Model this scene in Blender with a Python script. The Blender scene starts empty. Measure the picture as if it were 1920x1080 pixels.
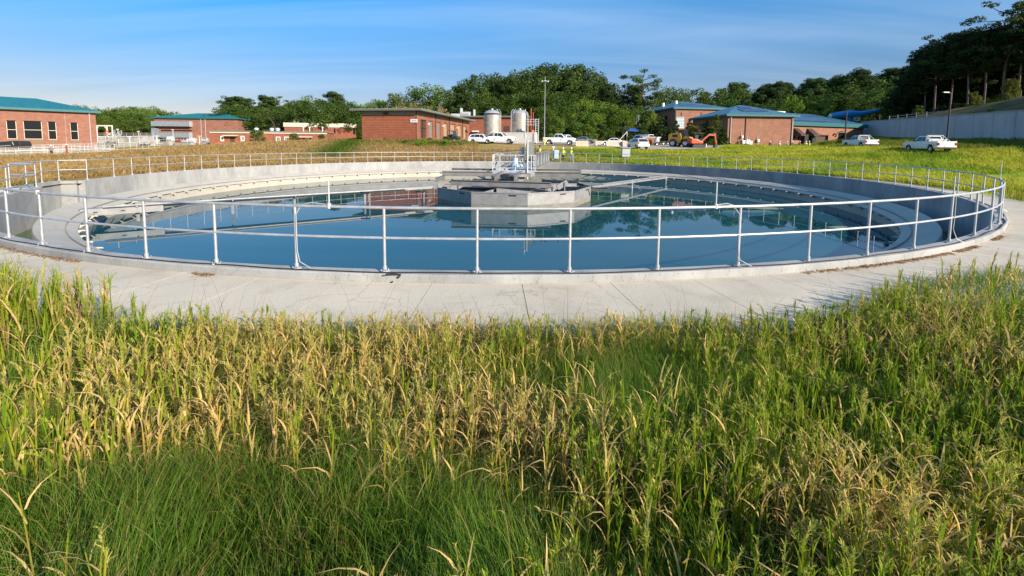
import bpy, bmesh, math, random
import numpy as np
from mathutils import Vector, Matrix
random.seed(7); rng = np.random.default_rng(11)
PI = math.pi
sc = bpy.context.scene
COL = sc.collection
ra = math.radians

# ------------------------------------------------------------------ camera
FPX, PITCH, ROLL, CAMH, PPY = 822.98, 0.0828, 0.0078, 2.08, 337.9
_f = np.array([0, math.cos(PITCH), -math.sin(PITCH)])
_r = np.array([1.0, 0, 0]); _u = np.cross(_r, _f)
CR = math.cos(ROLL)*_r + math.sin(ROLL)*_u
CU = -math.sin(ROLL)*_r + math.cos(ROLL)*_u
CF = _f
def ray(px, py):
    return CF + (px-960)/FPX*CR + (PPY-py)/FPX*CU
def at(px, py, D):
    d = ray(px, py); s = D/d[1]
    return Vector((d[0]*s, D, CAMH+d[2]*s))
def atz(px, py, z):
    d = ray(px, py); s = (z-CAMH)/d[2]
    return Vector((d[0]*s, d[1]*s, z))
cam = bpy.data.cameras.new('camera'); co = bpy.data.objects.new('camera', cam); COL.objects.link(co)
cam.sensor_fit = 'HORIZONTAL'; cam.sensor_width = 36.0
cam.lens = FPX/1920*36; cam.shift_y = (PPY-540)/1920
cam.clip_start = 0.05; cam.clip_end = 3000
co.matrix_world = Matrix(((CR[0], CU[0], -CF[0], 0), (CR[1], CU[1], -CF[1], 0), (CR[2], CU[2], -CF[2], CAMH), (0, 0, 0, 1)))
sc.camera = co

# ------------------------------------------------------------------ light
SUN_AZ, SUN_EL = ra(-41), ra(23)          # direction to the sun, azimuth from +x
sd = Vector((math.cos(SUN_AZ)*math.cos(SUN_EL), math.sin(SUN_AZ)*math.cos(SUN_EL), math.sin(SUN_EL)))
sl = bpy.data.lights.new('sun', 'SUN'); sl.energy = 4.7; sl.angle = ra(0.55); sl.color = (1.0, 0.885, 0.73)
so = bpy.data.objects.new('sun', sl); COL.objects.link(so)
so.rotation_euler = sd.to_track_quat('Z', 'Y').to_euler()
w = bpy.data.worlds.new('World'); sc.world = w; w.use_nodes = True
nt = w.node_tree; nt.nodes.clear()
N = nt.nodes.new; L = nt.links.new
sky = N('ShaderNodeTexSky'); sky.sky_type = 'NISHITA'; sky.sun_disc = False
sky.sun_elevation = SUN_EL; sky.sun_rotation = PI/2-SUN_AZ
sky.air_density = 1.0; sky.dust_density = 0.25; sky.ozone_density = 2.6
bg = N('ShaderNodeBackground'); bg.inputs[1].default_value = 0.145
out = N('ShaderNodeOutputWorld')
tc = N('ShaderNodeTexCoord'); sep = N('ShaderNodeSeparateXYZ'); L(tc.outputs['Generated'], sep.inputs[0])
# thin cirrus: project the view direction onto a high plane
mx = N('ShaderNodeMath'); mx.operation = 'MAXIMUM'; L(sep.outputs[2], mx.inputs[0]); mx.inputs[1].default_value = 0.02
ad = N('ShaderNodeMath'); ad.operation = 'ADD'; L(mx.outputs[0], ad.inputs[0]); ad.inputs[1].default_value = 0.12
dx = N('ShaderNodeMath'); dx.operation = 'DIVIDE'; L(sep.outputs[0], dx.inputs[0]); L(ad.outputs[0], dx.inputs[1])
dy = N('ShaderNodeMath'); dy.operation = 'DIVIDE'; L(sep.outputs[1], dy.inputs[0]); L(ad.outputs[0], dy.inputs[1])
cb = N('ShaderNodeCombineXYZ'); L(dx.outputs[0], cb.inputs[0]); L(dy.outputs[0], cb.inputs[1])
mp = N('ShaderNodeMapping'); mp.inputs['Rotation'].default_value = (0, 0, 0.5); mp.inputs['Scale'].default_value = (0.22, 1.15, 1)
L(cb.outputs[0], mp.inputs[0])
nz = N('ShaderNodeTexNoise'); nz.inputs['Scale'].default_value = 1.3; nz.inputs['Detail'].default_value = 7; nz.inputs['Roughness'].default_value = 0.5
nz.inputs['Distortion'].default_value = 0.5
L(mp.outputs[0], nz.inputs['Vector'])
cr = N('ShaderNodeValToRGB'); cr.color_ramp.elements[0].position = 0.30; cr.color_ramp.elements[1].position = 0.84
cr.color_ramp.elements[0].color = (0, 0, 0, 1); cr.color_ramp.elements[1].color = (0.42, 0.42, 0.42, 1)
L(nz.outputs[0], cr.inputs[0])
hs = N('ShaderNodeHueSaturation'); hs.inputs['Saturation'].default_value = 1.26; hs.inputs['Value'].default_value = 1.0
tm = N('ShaderNodeMix'); tm.data_type = 'RGBA'; tm.blend_type = 'MULTIPLY'; tm.inputs[0].default_value = 1; hr = N('ShaderNodeValToRGB'); hr.color_ramp.interpolation = 'EASE'; hr.color_ramp.elements[0].position = 0.0; hr.color_ramp.elements[1].position = 0.42
hr.color_ramp.elements[0].color = (0.375, 0.295, 0.315, 1); hr.color_ramp.elements[1].color = (0.42, 0.67, 0.81, 1)
L(sep.outputs[2], hr.inputs[0]); L(hr.outputs[0], tm.inputs[7])
L(sky.outputs[0], tm.inputs[6]); L(tm.outputs[2], hs.inputs['Color'])
mix = N('ShaderNodeMix'); mix.data_type = 'RGBA'
L(cr.outputs[0], mix.inputs[0]); L(hs.outputs[0], mix.inputs[6]); mix.inputs[7].default_value = (3.0, 3.6, 4.4, 1)
L(mix.outputs[2], bg.inputs[0]); L(bg.outputs[0], out.inputs[0])
sc.view_settings.view_transform = 'Standard'; sc.view_settings.look = 'None'
sc.view_settings.exposure = 0.85; sc.view_settings.gamma = 1.0
sc.render.engine = 'CYCLES'
sc.cycles.max_bounces = 6; sc.cycles.diffuse_bounces = 2; sc.cycles.glossy_bounces = 3; sc.cycles.transmission_bounces = 3; sc.cycles.transparent_max_bounces = 6
sc.cycles.caustics_reflective = False; sc.cycles.caustics_refractive = False

# ------------------------------------------------------------------ materials
MATS = {}
def mat(name, col, rough=0.7, metal=0.0, var=0.15, scale=3.0, bump=0.0, bscale=40.0, spec=0.4, stretch=(1, 1, 1), col2=None, detail=6, lo=0.35, hi=0.68):
    m = bpy.data.materials.new(name); m.use_nodes = True
    t = m.node_tree; b = t.nodes['Principled BSDF']
    b.inputs['Roughness'].default_value = rough; b.inputs['Metallic'].default_value = metal
    b.inputs['Specular IOR Level'].default_value = spec
    c = Vector(col)
    if var > 0 or col2:
        tcn = t.nodes.new('ShaderNodeTexCoord'); mpn = t.nodes.new('ShaderNodeMapping')
        mpn.inputs['Scale'].default_value = stretch
        n = t.nodes.new('ShaderNodeTexNoise'); n.inputs['Scale'].default_value = scale; n.inputs['Detail'].default_value = detail
        n.inputs['Roughness'].default_value = 0.6
        r = t.nodes.new('ShaderNodeValToRGB')
        c2 = Vector(col2) if col2 else c*(1-var); c1 = c if col2 else c*(1+var)
        r.color_ramp.elements[0].position = lo; r.color_ramp.elements[1].position = hi
        r.color_ramp.elements[0].color = (*c2, 1); r.color_ramp.elements[1].color = (*c1, 1)
        t.links.new(tcn.outputs['Object'], mpn.inputs[0]); t.links.new(mpn.outputs[0], n.inputs['Vector'])
        t.links.new(n.outputs[0], r.inputs[0]); t.links.new(r.outputs[0], b.inputs['Base Color'])
        if bump:
            n2 = t.nodes.new('ShaderNodeTexNoise'); n2.inputs['Scale'].default_value = bscale; n2.inputs['Detail'].default_value = 4
            t.links.new(tcn.outputs['Object'], n2.inputs['Vector'])
            bp = t.nodes.new('ShaderNodeBump'); bp.inputs['Strength'].default_value = bump; bp.inputs['Distance'].default_value = 0.02
            t.links.new(n2.outputs[0], bp.inputs['Height']); t.links.new(bp.outputs[0], b.inputs['Normal'])
    else:
        b.inputs['Base Color'].default_value = (*c, 1)
    MATS[name] = m; return m
def leafmat(name, attr='tint', transl=0.35, rough=0.6, spec=0.25):
    m = bpy.data.materials.new(name); m.use_nodes = True; t = m.node_tree; b = t.nodes['Principled BSDF']
    a = t.nodes.new('ShaderNodeAttribute'); a.attribute_name = attr
    t.links.new(a.outputs['Color'], b.inputs['Base Color']); b.inputs['Roughness'].default_value = rough
    b.inputs['Specular IOR Level'].default_value = spec
    tr = t.nodes.new('ShaderNodeBsdfTranslucent'); t.links.new(a.outputs['Color'], tr.inputs['Color'])
    ms = t.nodes.new('ShaderNodeMixShader'); ms.inputs[0].default_value = transl
    o = t.nodes['Material Output']
    t.links.new(b.outputs[0], ms.inputs[1]); t.links.new(tr.outputs[0], ms.inputs[2]); t.links.new(ms.outputs[0], o.inputs[0])
    MATS[name] = m; return m
def brickmat(name, c1, c2, mortar, bw=0.9, bh=0.3, msize=0.012, noise=0.25):
    m = bpy.data.materials.new(name); m.use_nodes = True; t = m.node_tree; b = t.nodes['Principled BSDF']
    tcn = t.nodes.new('ShaderNodeTexCoord'); s = t.nodes.new('ShaderNodeSeparateXYZ'); t.links.new(tcn.outputs['Object'], s.inputs[0])
    a = t.nodes.new('ShaderNodeMath'); a.operation = 'ADD'; t.links.new(s.outputs[0], a.inputs[0]); t.links.new(s.outputs[1], a.inputs[1])
    c = t.nodes.new('ShaderNodeCombineXYZ'); t.links.new(a.outputs[0], c.inputs[0]); t.links.new(s.outputs[2], c.inputs[1])
    br = t.nodes.new('ShaderNodeTexBrick'); t.links.new(c.outputs[0], br.inputs['Vector'])
    br.inputs['Color1'].default_value = (*c1, 1); br.inputs['Color2'].default_value = (*c2, 1); br.inputs['Mortar'].default_value = (*mortar, 1)
    br.inputs['Scale'].default_value = 1; br.inputs['Brick Width'].default_value = bw; br.inputs['Row Height'].default_value = bh
    br.inputs['Mortar Size'].default_value = msize; br.inputs['Mortar Smooth'].default_value = 0.3
    n = t.nodes.new('ShaderNodeTexNoise'); n.inputs['Scale'].default_value = 0.8; n.inputs['Detail'].default_value = 8; n.inputs['Roughness'].default_value = 0.7
    t.links.new(tcn.outputs['Object'], n.inputs['Vector'])
    r = t.nodes.new('ShaderNodeValToRGB'); r.color_ramp.elements[0].position = 0.3; r.color_ramp.elements[1].position = 0.7
    r.color_ramp.elements[0].color = (1-noise, 1-noise, 1-noise, 1); r.color_ramp.elements[1].color = (1+noise*0.4,)*3+(1,)
    t.links.new(n.outputs[0], r.inputs[0])
    mm = t.nodes.new('ShaderNodeMix'); mm.data_type = 'RGBA'; mm.blend_type = 'MULTIPLY'; mm.inputs[0].default_value = 1
    t.links.new(br.outputs['Color'], mm.inputs[6]); t.links.new(r.outputs[0], mm.inputs[7]); t.links.new(mm.outputs[2], b.inputs['Base Color'])
    bp = t.nodes.new('ShaderNodeBump'); bp.inputs['Strength'].default_value = 0.6; bp.inputs['Distance'].default_value = 0.02; bp.invert = True
    t.links.new(br.outputs['Fac'], bp.inputs['Height']); t.links.new(bp.outputs[0], b.inputs['Normal'])
    b.inputs['Roughness'].default_value = 0.9; b.inputs['Specular IOR Level'].default_value = 0.2
    MATS[name] = m; return m

concrete = mat('concrete', (0.42, 0.415, 0.395), 0.85, var=0.0, col2=(0.29, 0.29, 0.285), scale=0.9, stretch=(1, 1, 0.5), bump=0.25, bscale=30, spec=0.25, detail=10)
curbcon = mat('curb_concrete', (0.40, 0.36, 0.30), 0.85, col2=(0.28, 0.26, 0.22), scale=0.8, bump=0.3, bscale=50, spec=0.2, detail=10)
walkcon = mat('walk_concrete', (0.64, 0.56, 0.435), 0.85, col2=(0.52, 0.46, 0.365), scale=0.35, bump=0.2, bscale=60, spec=0.2, detail=9)
launcon = mat('launder_coating', (0.52, 0.475, 0.39), 0.75, col2=(0.43, 0.40, 0.34), scale=0.7, bump=0.1, spec=0.25, detail=9)
weathered = mat('weathered_concrete', (0.30, 0.29, 0.27), 0.9, col2=(0.17, 0.165, 0.15), scale=0.5, stretch=(1, 1, 0.3), spec=0.2)
galv = mat('galvanized_pipe', (0.52, 0.53, 0.54), 0.45, 0.5, var=0.16, scale=5, spec=0.5)
galvw = mat('white_rail_paint', (0.54, 0.55, 0.54), 0.5, 0.1, var=0.05)
stain = mat('stainless', (0.36, 0.35, 0.335), 0.48, 0.2, col2=(0.27, 0.265, 0.26), scale=2.2, bump=0.08, spec=0.5)
staindk = mat('grey_beam_steel', (0.24, 0.235, 0.225), 0.55, 0.2, col2=(0.17, 0.165, 0.16), scale=2, spec=0.4)
dark = mat('dark_metal', (0.035, 0.036, 0.04), 0.5, 0.2, var=0.2)
rubber = mat('tyre_rubber', (0.022, 0.022, 0.023), 0.85, var=0.2, scale=8)
cable = mat('black_cable', (0.02, 0.02, 0.02), 0.6, var=0.0)
white = mat('white_paint', (0.78, 0.78, 0.77), 0.3, var=0.02, spec=0.5)
trim_w = mat('white_trim', (0.74, 0.72, 0.66), 0.6, var=0.05)
cream = mat('cream_trim', (0.60, 0.53, 0.40), 0.7, var=0.06)
glassm = mat('dark_glass', (0.012, 0.015, 0.02), 0.10, var=0.0, spec=0.15)
glassb = mat('tinted_car_glass', (0.02, 0.025, 0.035), 0.04, var=0.0, spec=0.7)
red = mat('red_lens', (0.45, 0.02, 0.02), 0.25, var=0.0)
lens = mat('clear_lens', (0.7, 0.72, 0.75), 0.12, 0.2, var=0.0)
chrome = mat('bright_metal', (0.6, 0.6, 0.6), 0.25, 0.85, var=0.05)
teal = mat('teal_metal_roof', (0.018, 0.165, 0.178), 0.45, 0.0, var=0.12, scale=0.25, stretch=(4, 0.4, 1), spec=0.5)
tealdk = mat('teal_fascia', (0.018, 0.115, 0.125), 0.5, var=0.08)
teal2 = mat('weathered_teal_roof', (0.085, 0.205, 0.265), 0.5, var=0.12, scale=0.3, spec=0.5)
pvm = mat('solar_panel', (0.05, 0.06, 0.135), 0.2, 0.0, var=0.25, scale=1.6, spec=0.6)
brickO = brickmat('orange_brick', (0.315, 0.108, 0.06), (0.25, 0.082, 0.046), (0.34, 0.21, 0.15), 0.6, 0.22, 0.014)
brickP = brickmat('pink_brick', (0.305, 0.14, 0.098), (0.25, 0.108, 0.075), (0.35, 0.22, 0.16), 0.6, 0.2, 0.012)
brickB = brickmat('tan_red_brick', (0.34, 0.165, 0.11), (0.29, 0.13, 0.085), (0.33, 0.22, 0.17), 0.6, 0.2, 0.012)
brown = mat('brown_metal', (0.075, 0.045, 0.035), 0.55, var=0.15)
greydoor = mat('grey_roller_door', (0.20, 0.185, 0.17), 0.6, var=0.1, scale=1, stretch=(0.2, 0.2, 8))
tandoor = mat('tan_roller_door', (0.34, 0.27, 0.18), 0.6, var=0.1, scale=1, stretch=(0.2, 0.2, 8))
blackwin = mat('black_window_frame', (0.02, 0.02, 0.022), 0.4, var=0.0)
gutter = mat('grey_green_fascia', (0.14, 0.155, 0.14), 0.6, var=0.15)
roofgrey = mat('grey_flat_roof', (0.28, 0.29, 0.27), 0.8, var=0.2)
gravelm = mat('pale_gravel', (0.48, 0.41, 0.33), 0.95, col2=(0.33, 0.28, 0.22), scale=0.8, bump=0.4, bscale=8, spec=0.15)
yellow = mat('yellow_machine_paint', (0.66, 0.36, 0.03), 0.4, var=0.08, spec=0.5)
orange = mat('orange_red_machine_paint', (0.52, 0.075, 0.025), 0.4, var=0.08, spec=0.5)
dkgreen = mat('dark_green_paint', (0.02, 0.06, 0.03), 0.4, var=0.1)
bluep = mat('blue_tube', (0.02, 0.27, 0.62), 0.35, var=0.1, spec=0.5)
bluetarp = mat('blue_tarp', (0.03, 0.09, 0.26), 0.5, var=0.15)
hivis = mat('hi_vis_yellow', (0.62, 0.78, 0.05), 0.7, var=0.05)
reflt = mat('silver_tape', (0.75, 0.75, 0.72), 0.3, 0.2, var=0.0)
skinm = mat('skin', (0.50, 0.30, 0.21), 0.6, var=0.05)
denim = mat('blue_denim', (0.13, 0.22, 0.42), 0.85, var=0.15, scale=10)
navy = mat('dark_trousers', (0.022, 0.026, 0.04), 0.85, var=0.15, scale=10)
shirtw = mat('pale_shirt', (0.62, 0.60, 0.55), 0.85, var=0.06)
shirtd = mat('dark_shirt', (0.05, 0.05, 0.06), 0.85, var=0.1)
bark = mat('bark', (0.13, 0.10, 0.075), 0.95, col2=(0.07, 0.052, 0.04), scale=3, stretch=(3, 3, 0.5), spec=0.1)
pbark = mat('pine_bark', (0.22, 0.17, 0.13), 0.95, col2=(0.11, 0.085, 0.065), scale=3, stretch=(3, 3, 0.5), spec=0.1)
rust = mat('rust_red_steel', (0.26, 0.06, 0.025), 0.7, var=0.25)
bluemotor = mat('pale_blue_enamel', (0.42, 0.55, 0.66), 0.4, var=0.05)
cabgrey = mat('cabinet_grey', (0.45, 0.47, 0.49), 0.4, 0.15, var=0.05)
leafm = leafmat('foliage', transl=0.3, spec=0.1)
grassm = leafmat('grass_blades', transl=0.46, rough=0.65, spec=0.08)
lit = mat('dry_leaf_litter', (0.30, 0.17, 0.08), 0.95, var=0.35, scale=20)

def weather(m, blot=(.62, .58, .50), bscale=.55, blo=.52, bhi=.74, amt=.7, speck=.5, stretch=(1, 1, 1)):
    """stains and specks with shapes of their own, multiplied into the base colour"""
    t = m.node_tree; b = t.nodes['Principled BSDF']; src = b.inputs['Base Color'].links[0].from_socket
    tcn = t.nodes.new('ShaderNodeTexCoord'); mpn = t.nodes.new('ShaderNodeMapping'); mpn.inputs['Scale'].default_value = stretch; t.links.new(tcn.outputs['Object'], mpn.inputs[0])
    def layer(src, scale, lo, hi, col, det, dist=0.0):
        n = t.nodes.new('ShaderNodeTexNoise'); n.inputs['Scale'].default_value = scale; n.inputs['Detail'].default_value = det; n.inputs['Roughness'].default_value = .65; n.inputs['Distortion'].default_value = dist
        t.links.new(mpn.outputs[0], n.inputs['Vector']); r = t.nodes.new('ShaderNodeValToRGB'); r.color_ramp.elements[0].position = lo; r.color_ramp.elements[1].position = hi
        r.color_ramp.elements[0].color = (1, 1, 1, 1); r.color_ramp.elements[1].color = (*col, 1); t.links.new(n.outputs[0], r.inputs[0])
        x = t.nodes.new('ShaderNodeMix'); x.data_type = 'RGBA'; x.blend_type = 'MULTIPLY'; x.inputs[0].default_value = amt; t.links.new(src, x.inputs[6]); t.links.new(r.outputs[0], x.inputs[7]); return x.outputs[2]
    s = layer(src, bscale, blo, bhi, blot, 10, .6); s = layer(s, bscale*4.3, .56, .70, (.80, .78, .74), 8, .3); s = layer(s, 38, .60, .66, (speck,)*3, 3); t.links.new(s, b.inputs['Base Color'])
    # hairline cracks
    v = t.nodes.new('ShaderNodeTexVoronoi'); v.feature = 'DISTANCE_TO_EDGE'; v.inputs['Scale'].default_value = .33
    nz_ = t.nodes.new('ShaderNodeTexNoise'); nz_.inputs['Scale'].default_value = 1.6; nz_.inputs['Detail'].default_value = 6; t.links.new(tcn.outputs['Object'], nz_.inputs['Vector'])
    ad_ = t.nodes.new('ShaderNodeMix'); ad_.data_type = 'RGBA'; ad_.blend_type = 'ADD'; ad_.inputs[0].default_value = 1.2; t.links.new(tcn.outputs['Object'], ad_.inputs[6]); t.links.new(nz_.outputs['Color'], ad_.inputs[7]); t.links.new(ad_.outputs[2], v.inputs['Vector'])
    r = t.nodes.new('ShaderNodeValToRGB'); r.color_ramp.elements[0].position = 0.0; r.color_ramp.elements[1].position = .006; r.color_ramp.elements[0].color = (.45, .42, .38, 1); r.color_ramp.elements[1].color = (1, 1, 1, 1); t.links.new(v.outputs['Distance'], r.inputs[0])
    x = t.nodes.new('ShaderNodeMix'); x.data_type = 'RGBA'; x.blend_type = 'MULTIPLY'; x.inputs[0].default_value = .4; t.links.new(s, x.inputs[6]); t.links.new(r.outputs[0], x.inputs[7]); t.links.new(x.outputs[2], b.inputs['Base Color'])
weather(walkcon); weather(concrete, blot=(.60, .58, .53), bscale=.8, stretch=(1, 1, .35)); weather(launcon, blot=(.7, .68, .6), bscale=.7, amt=.5)
weather(stain, blot=(.62, .58, .5), bscale=1.1, amt=.6, stretch=(1, 1, .5))
# ------------------------------------------------------------------ mesh helper
class MB:
    def __init__(s): s.v = []; s.f = []
    def add(s, vs, fs):
        o = len(s.v); s.v += [tuple(x) for x in vs]; s.f += [tuple(i+o for i in f) for f in fs]; return s
    def box(s, c, d, rz=0.0, rot=None):
        x, y, z = d[0]/2, d[1]/2, d[2]/2
        vs = [Vector(p) for p in ((-x,-y,-z),(x,-y,-z),(x,y,-z),(-x,y,-z),(-x,-y,z),(x,-y,z),(x,y,z),(-x,y,z))]
        R = rot if rot is not None else Matrix.Rotation(rz, 3, 'Z')
        return s.add([R@p+Vector(c) for p in vs], [(3,2,1,0),(4,5,6,7),(0,1,5,4),(1,2,6,5),(2,3,7,6),(3,0,4,7)])
    def bx(s, x0, x1, y0, y1, z0, z1): return s.box(((x0+x1)/2,(y0+y1)/2,(z0+z1)/2), (x1-x0,y1-y0,z1-z0))
    def beam(s, a, b, wd, h):          # rectangular bar from a to b, h is vertical-ish
        a, b = Vector(a), Vector(b); d = b-a; ln = d.length; d.normalize()
        side = d.cross(Vector((0,0,1)))
        if side.length < 1e-4: side = Vector((1,0,0))
        side.normalize(); up = side.cross(d)
        R = Matrix((side, d, up)).transposed()
        return s.box((a+b)/2, (wd, ln, h), rot=R)
    def tube(s, pts, r, n=8, cap=True):
        pts = [Vector(p) for p in pts]; rs = r if isinstance(r, (list, tuple)) else [r]*len(pts)
        ref = None; vs = []; fs = []
        for i, p in enumerate(pts):
            t = (pts[min(i+1, len(pts)-1)]-pts[max(i-1, 0)]).normalized()
            if ref is None: ref = Vector((0,0,1)) if abs(t.z) < 0.9 else Vector((1,0,0))
            u = (ref-t*ref.dot(t))
            if u.length < 1e-5: u = Vector((1,0,0))
            u.normalize(); ref = u; q = t.cross(u)
            for k in range(n):
                a = 2*PI*k/n; vs.append(p+(u*math.cos(a)+q*math.sin(a))*rs[i])
        for i in range(len(pts)-1):
            for k in range(n):
                a, b = i*n+k, i*n+(k+1) % n; fs.append((a, b, b+n, a+n))
        if cap: fs.append(tuple(range(n))[::-1]); fs.append(tuple((len(pts)-1)*n+k for k in range(n)))
        return s.add(vs, fs)
    def lathe(s, prof, c=(0,0,0), n=32, a0=0.0, a1=2*PI, closed=True, capends=False):
        full = abs(a1-a0-2*PI) < 1e-6; m = n if full else n+1; vs = []; fs = []; k = len(prof)
        for i in range(m):
            a = a0+(a1-a0)*i/n
            for r, z in prof: vs.append((c[0]+r*math.cos(a), c[1]+r*math.sin(a), c[2]+z))
        kk = k if closed else k-1
        for i in range(n):
            j = (i+1) % m
            for q in range(kk):
                p = (q+1) % k; fs.append((i*k+q, j*k+q, j*k+p, i*k+p))
        if capends and not full:
            fs.append(tuple(range(k))); fs.append(tuple((m-1)*k+q for q in range(k))[::-1])
        return s.add(vs, fs)
    def prism(s, poly, y0, y1, topscale=None):     # polygon in xz, extruded along y
        n = len(poly); vs = [(x, y0, z) for x, z in poly]+[(x, y1, z) for x, z in poly]
        fs = [tuple(range(n)), tuple(range(2*n-1, n-1, -1))]+[(i, i+n, (i+1) % n+n, (i+1) % n) for i in range(n)]
        return s.add(vs, fs)
    def quad(s, a, b, c, d): return s.add([a, b, c, d], [(0,1,2,3)])
    def wall(s, x0, x1, z0, z1, ops, y=0.0, dep=0.2):   # front wall facing -y with recessed openings (x0,x1,z0,z1)
        xs = sorted({x0, x1}|{o[0] for o in ops}|{o[1] for o in ops}); zs = sorted({z0, z1}|{o[2] for o in ops}|{o[3] for o in ops})
        for i in range(len(xs)-1):
            for j in range(len(zs)-1):
                cx, cz = (xs[i]+xs[i+1])/2, (zs[j]+zs[j+1])/2
                if any(o[0] < cx < o[1] and o[2] < cz < o[3] for o in ops): continue
                s.quad((xs[i],y,zs[j]),(xs[i+1],y,zs[j]),(xs[i+1],y,zs[j+1]),(xs[i],y,zs[j+1]))
        for a, b, c, d in ops:
            s.quad((a,y,c),(a,y+dep,c),(a,y+dep,d),(a,y,d)); s.quad((b,y+dep,c),(b,y,c),(b,y,d),(b,y+dep,d))
            s.quad((a,y,c),(b,y,c),(b,y+dep,c),(a,y+dep,c)); s.quad((a,y+dep,d),(b,y+dep,d),(b,y,d),(a,y,d))
        return s
    def xf(s, M):
        s.v = [tuple(M@Vector(p)) for p in s.v]; return s
    def build(s, name, m, parent=None, smooth=False, bevel=0.0, loc=None, fixn=True):
        me = bpy.data.meshes.new(name); me.from_pydata(s.v, [], s.f)
        bm = bmesh.new(); bm.from_mesh(me)
        if bevel:
            es = [e for e in bm.edges if len(e.link_faces) == 2 and e.calc_face_angle(0) > 0.5]
            bmesh.ops.bevel(bm, geom=es, offset=bevel, segments=2, affect='EDGES', profile=0.6)
        if fixn: bmesh.ops.recalc_face_normals(bm, faces=bm.faces)
        bm.to_mesh(me); bm.free()
        if smooth:
            me.polygons.foreach_set('use_smooth', [True]*len(me.polygons))
            try: me.set_sharp_from_angle(angle=ra(40))
            except Exception: pass
        me.materials.append(m)
        o = bpy.data.objects.new(name, me); COL.objects.link(o)
        if parent is not None: o.parent = parent
        if loc is not None: o.location = loc
        return o
def tag(o, label=None, cat=None, group=None, kind=None):
    if label: o['label'] = label
    if cat: o['category'] = cat
    if group: o['group'] = group
    if kind: o['kind'] = kind
    return o
def thing(name, label, cat, loc=(0,0,0), rz=0.0, group=None):
    o = bpy.data.objects.new(name, None); COL.objects.link(o); o.empty_display_size = 0.1
    o.location = loc; o.rotation_euler = (0, 0, rz); return tag(o, label, cat, group)
KIDS = {}
def copy_tree(o, loc=None, rz=None, label=None, parent=None, scale=None, group=None):
    kids = list(o.children)
    c = o.copy(); COL.objects.link(c)
    if parent is not None: c.parent = parent
    if loc is not None: c.location = loc
    if rz is not None: c.rotation_euler = (0, 0, rz)
    if scale is not None: c.scale = scale
    if label: c['label'] = label
    if group: c['group'] = group
    for k in kids: copy_tree(k, parent=c)
    return c
def sm(a, b, x):
    t = np.clip((x-a)/(b-a), 0, 1); return t*t*(3-2*t)

# ------------------------------------------------------------------ terrain
RC = Vector((-0.81, 29.67, 0))
CTRL = []
for px, py, D in [(-200,302,60),(0,299,62),(100,294,62),(180,289,66),(280,284,70),(400,271,74),(480,268.5,78),(560,266,80),(640,263,82),(690,264,79),(786,264,79),(880,266,100),
    (930,270,78),(1000,271,80),(1050,269,85),(1150,272.5,85),(1197,279,70),(1275,276,78),(1320,279,73),(1370,273,88),(1440,277,85),(1486,275,88),(1560,279,84),
    (1612,282,54),(1740,288,46),(1840,300,42),(1613,253,108),(1760,257,82),(1920,264,62),(1640,268,75),(1800,271,58),(0,280,93),(180,278,105),(290,269,148),(448,269,148),
    (1100,262,120),(1250,264,125),(930,266,120),(600,266,140),(1920,331,34),(1500,285,62),(1300,290,60),(1100,290,60),(800,288,62),(960,288,62)]:
    CTRL.append(tuple(at(px, py, D)))
for x, y, z in [(60,15,1.2),(45,-5,0.8),(25,-12,0.6),(0,-12,0.5),(-25,-12,0.2),(-50,10,-0.3),(-70,40,-0.3),(0,0,0.12),(4,3,0.0),(-4,3,0.0),(0,3.2,-0.03),(8,4,0.05),(-8,4,0.0),
    (-120,220,3),(0,220,5),(120,220,8),(-250,100,0),(250,100,10),(0,420,10),(-300,420,6),(300,420,16),(100,-100,2),(-100,-100,0),(-300,-100,0),(300,-50,6)]:
    CTRL.append((x, y, z))
for k in range(24):
    a = 2*PI*k/24; CTRL.append((RC.x+25.2*math.cos(a), RC.y+25.2*math.sin(a), -0.13))
CTRL = np.array(CTRL)
def _k(d): return np.sqrt(d*d+9.0)
_A = _k(np.linalg.norm(CTRL[:, None, :2]-CTRL[None, :, :2], axis=2))
_n = len(CTRL); _B = np.zeros((_n+1, _n+1)); _B[:_n, :_n] = _A+np.eye(_n)*0.02*-1; _B[:_n, _n] = 1; _B[_n, :_n] = 1
_w = np.linalg.solve(_B, np.append(CTRL[:, 2], 0))
def gz(x, y):
    x = np.atleast_1d(np.asarray(x, float)); y = np.atleast_1d(np.asarray(y, float)); o = np.empty_like(x)
    for i in range(0, len(x), 20000):
        d = np.hypot(x[i:i+20000, None]-CTRL[:, 0], y[i:i+20000, None]-CTRL[:, 1]); o[i:i+20000] = _k(d)@_w[:_n]+_w[_n]
    r = np.hypot(x-RC.x, y-RC.y); t = sm(24.8, 27.5, r)
    return o*t+(-0.15)*(1-t)
def g1(x, y): return float(gz(x, y)[0])
def ground_at(px, D, py=270):
    p = at(px, py, D); return Vector((p.x, p.y, g1(p.x, p.y)))
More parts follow.
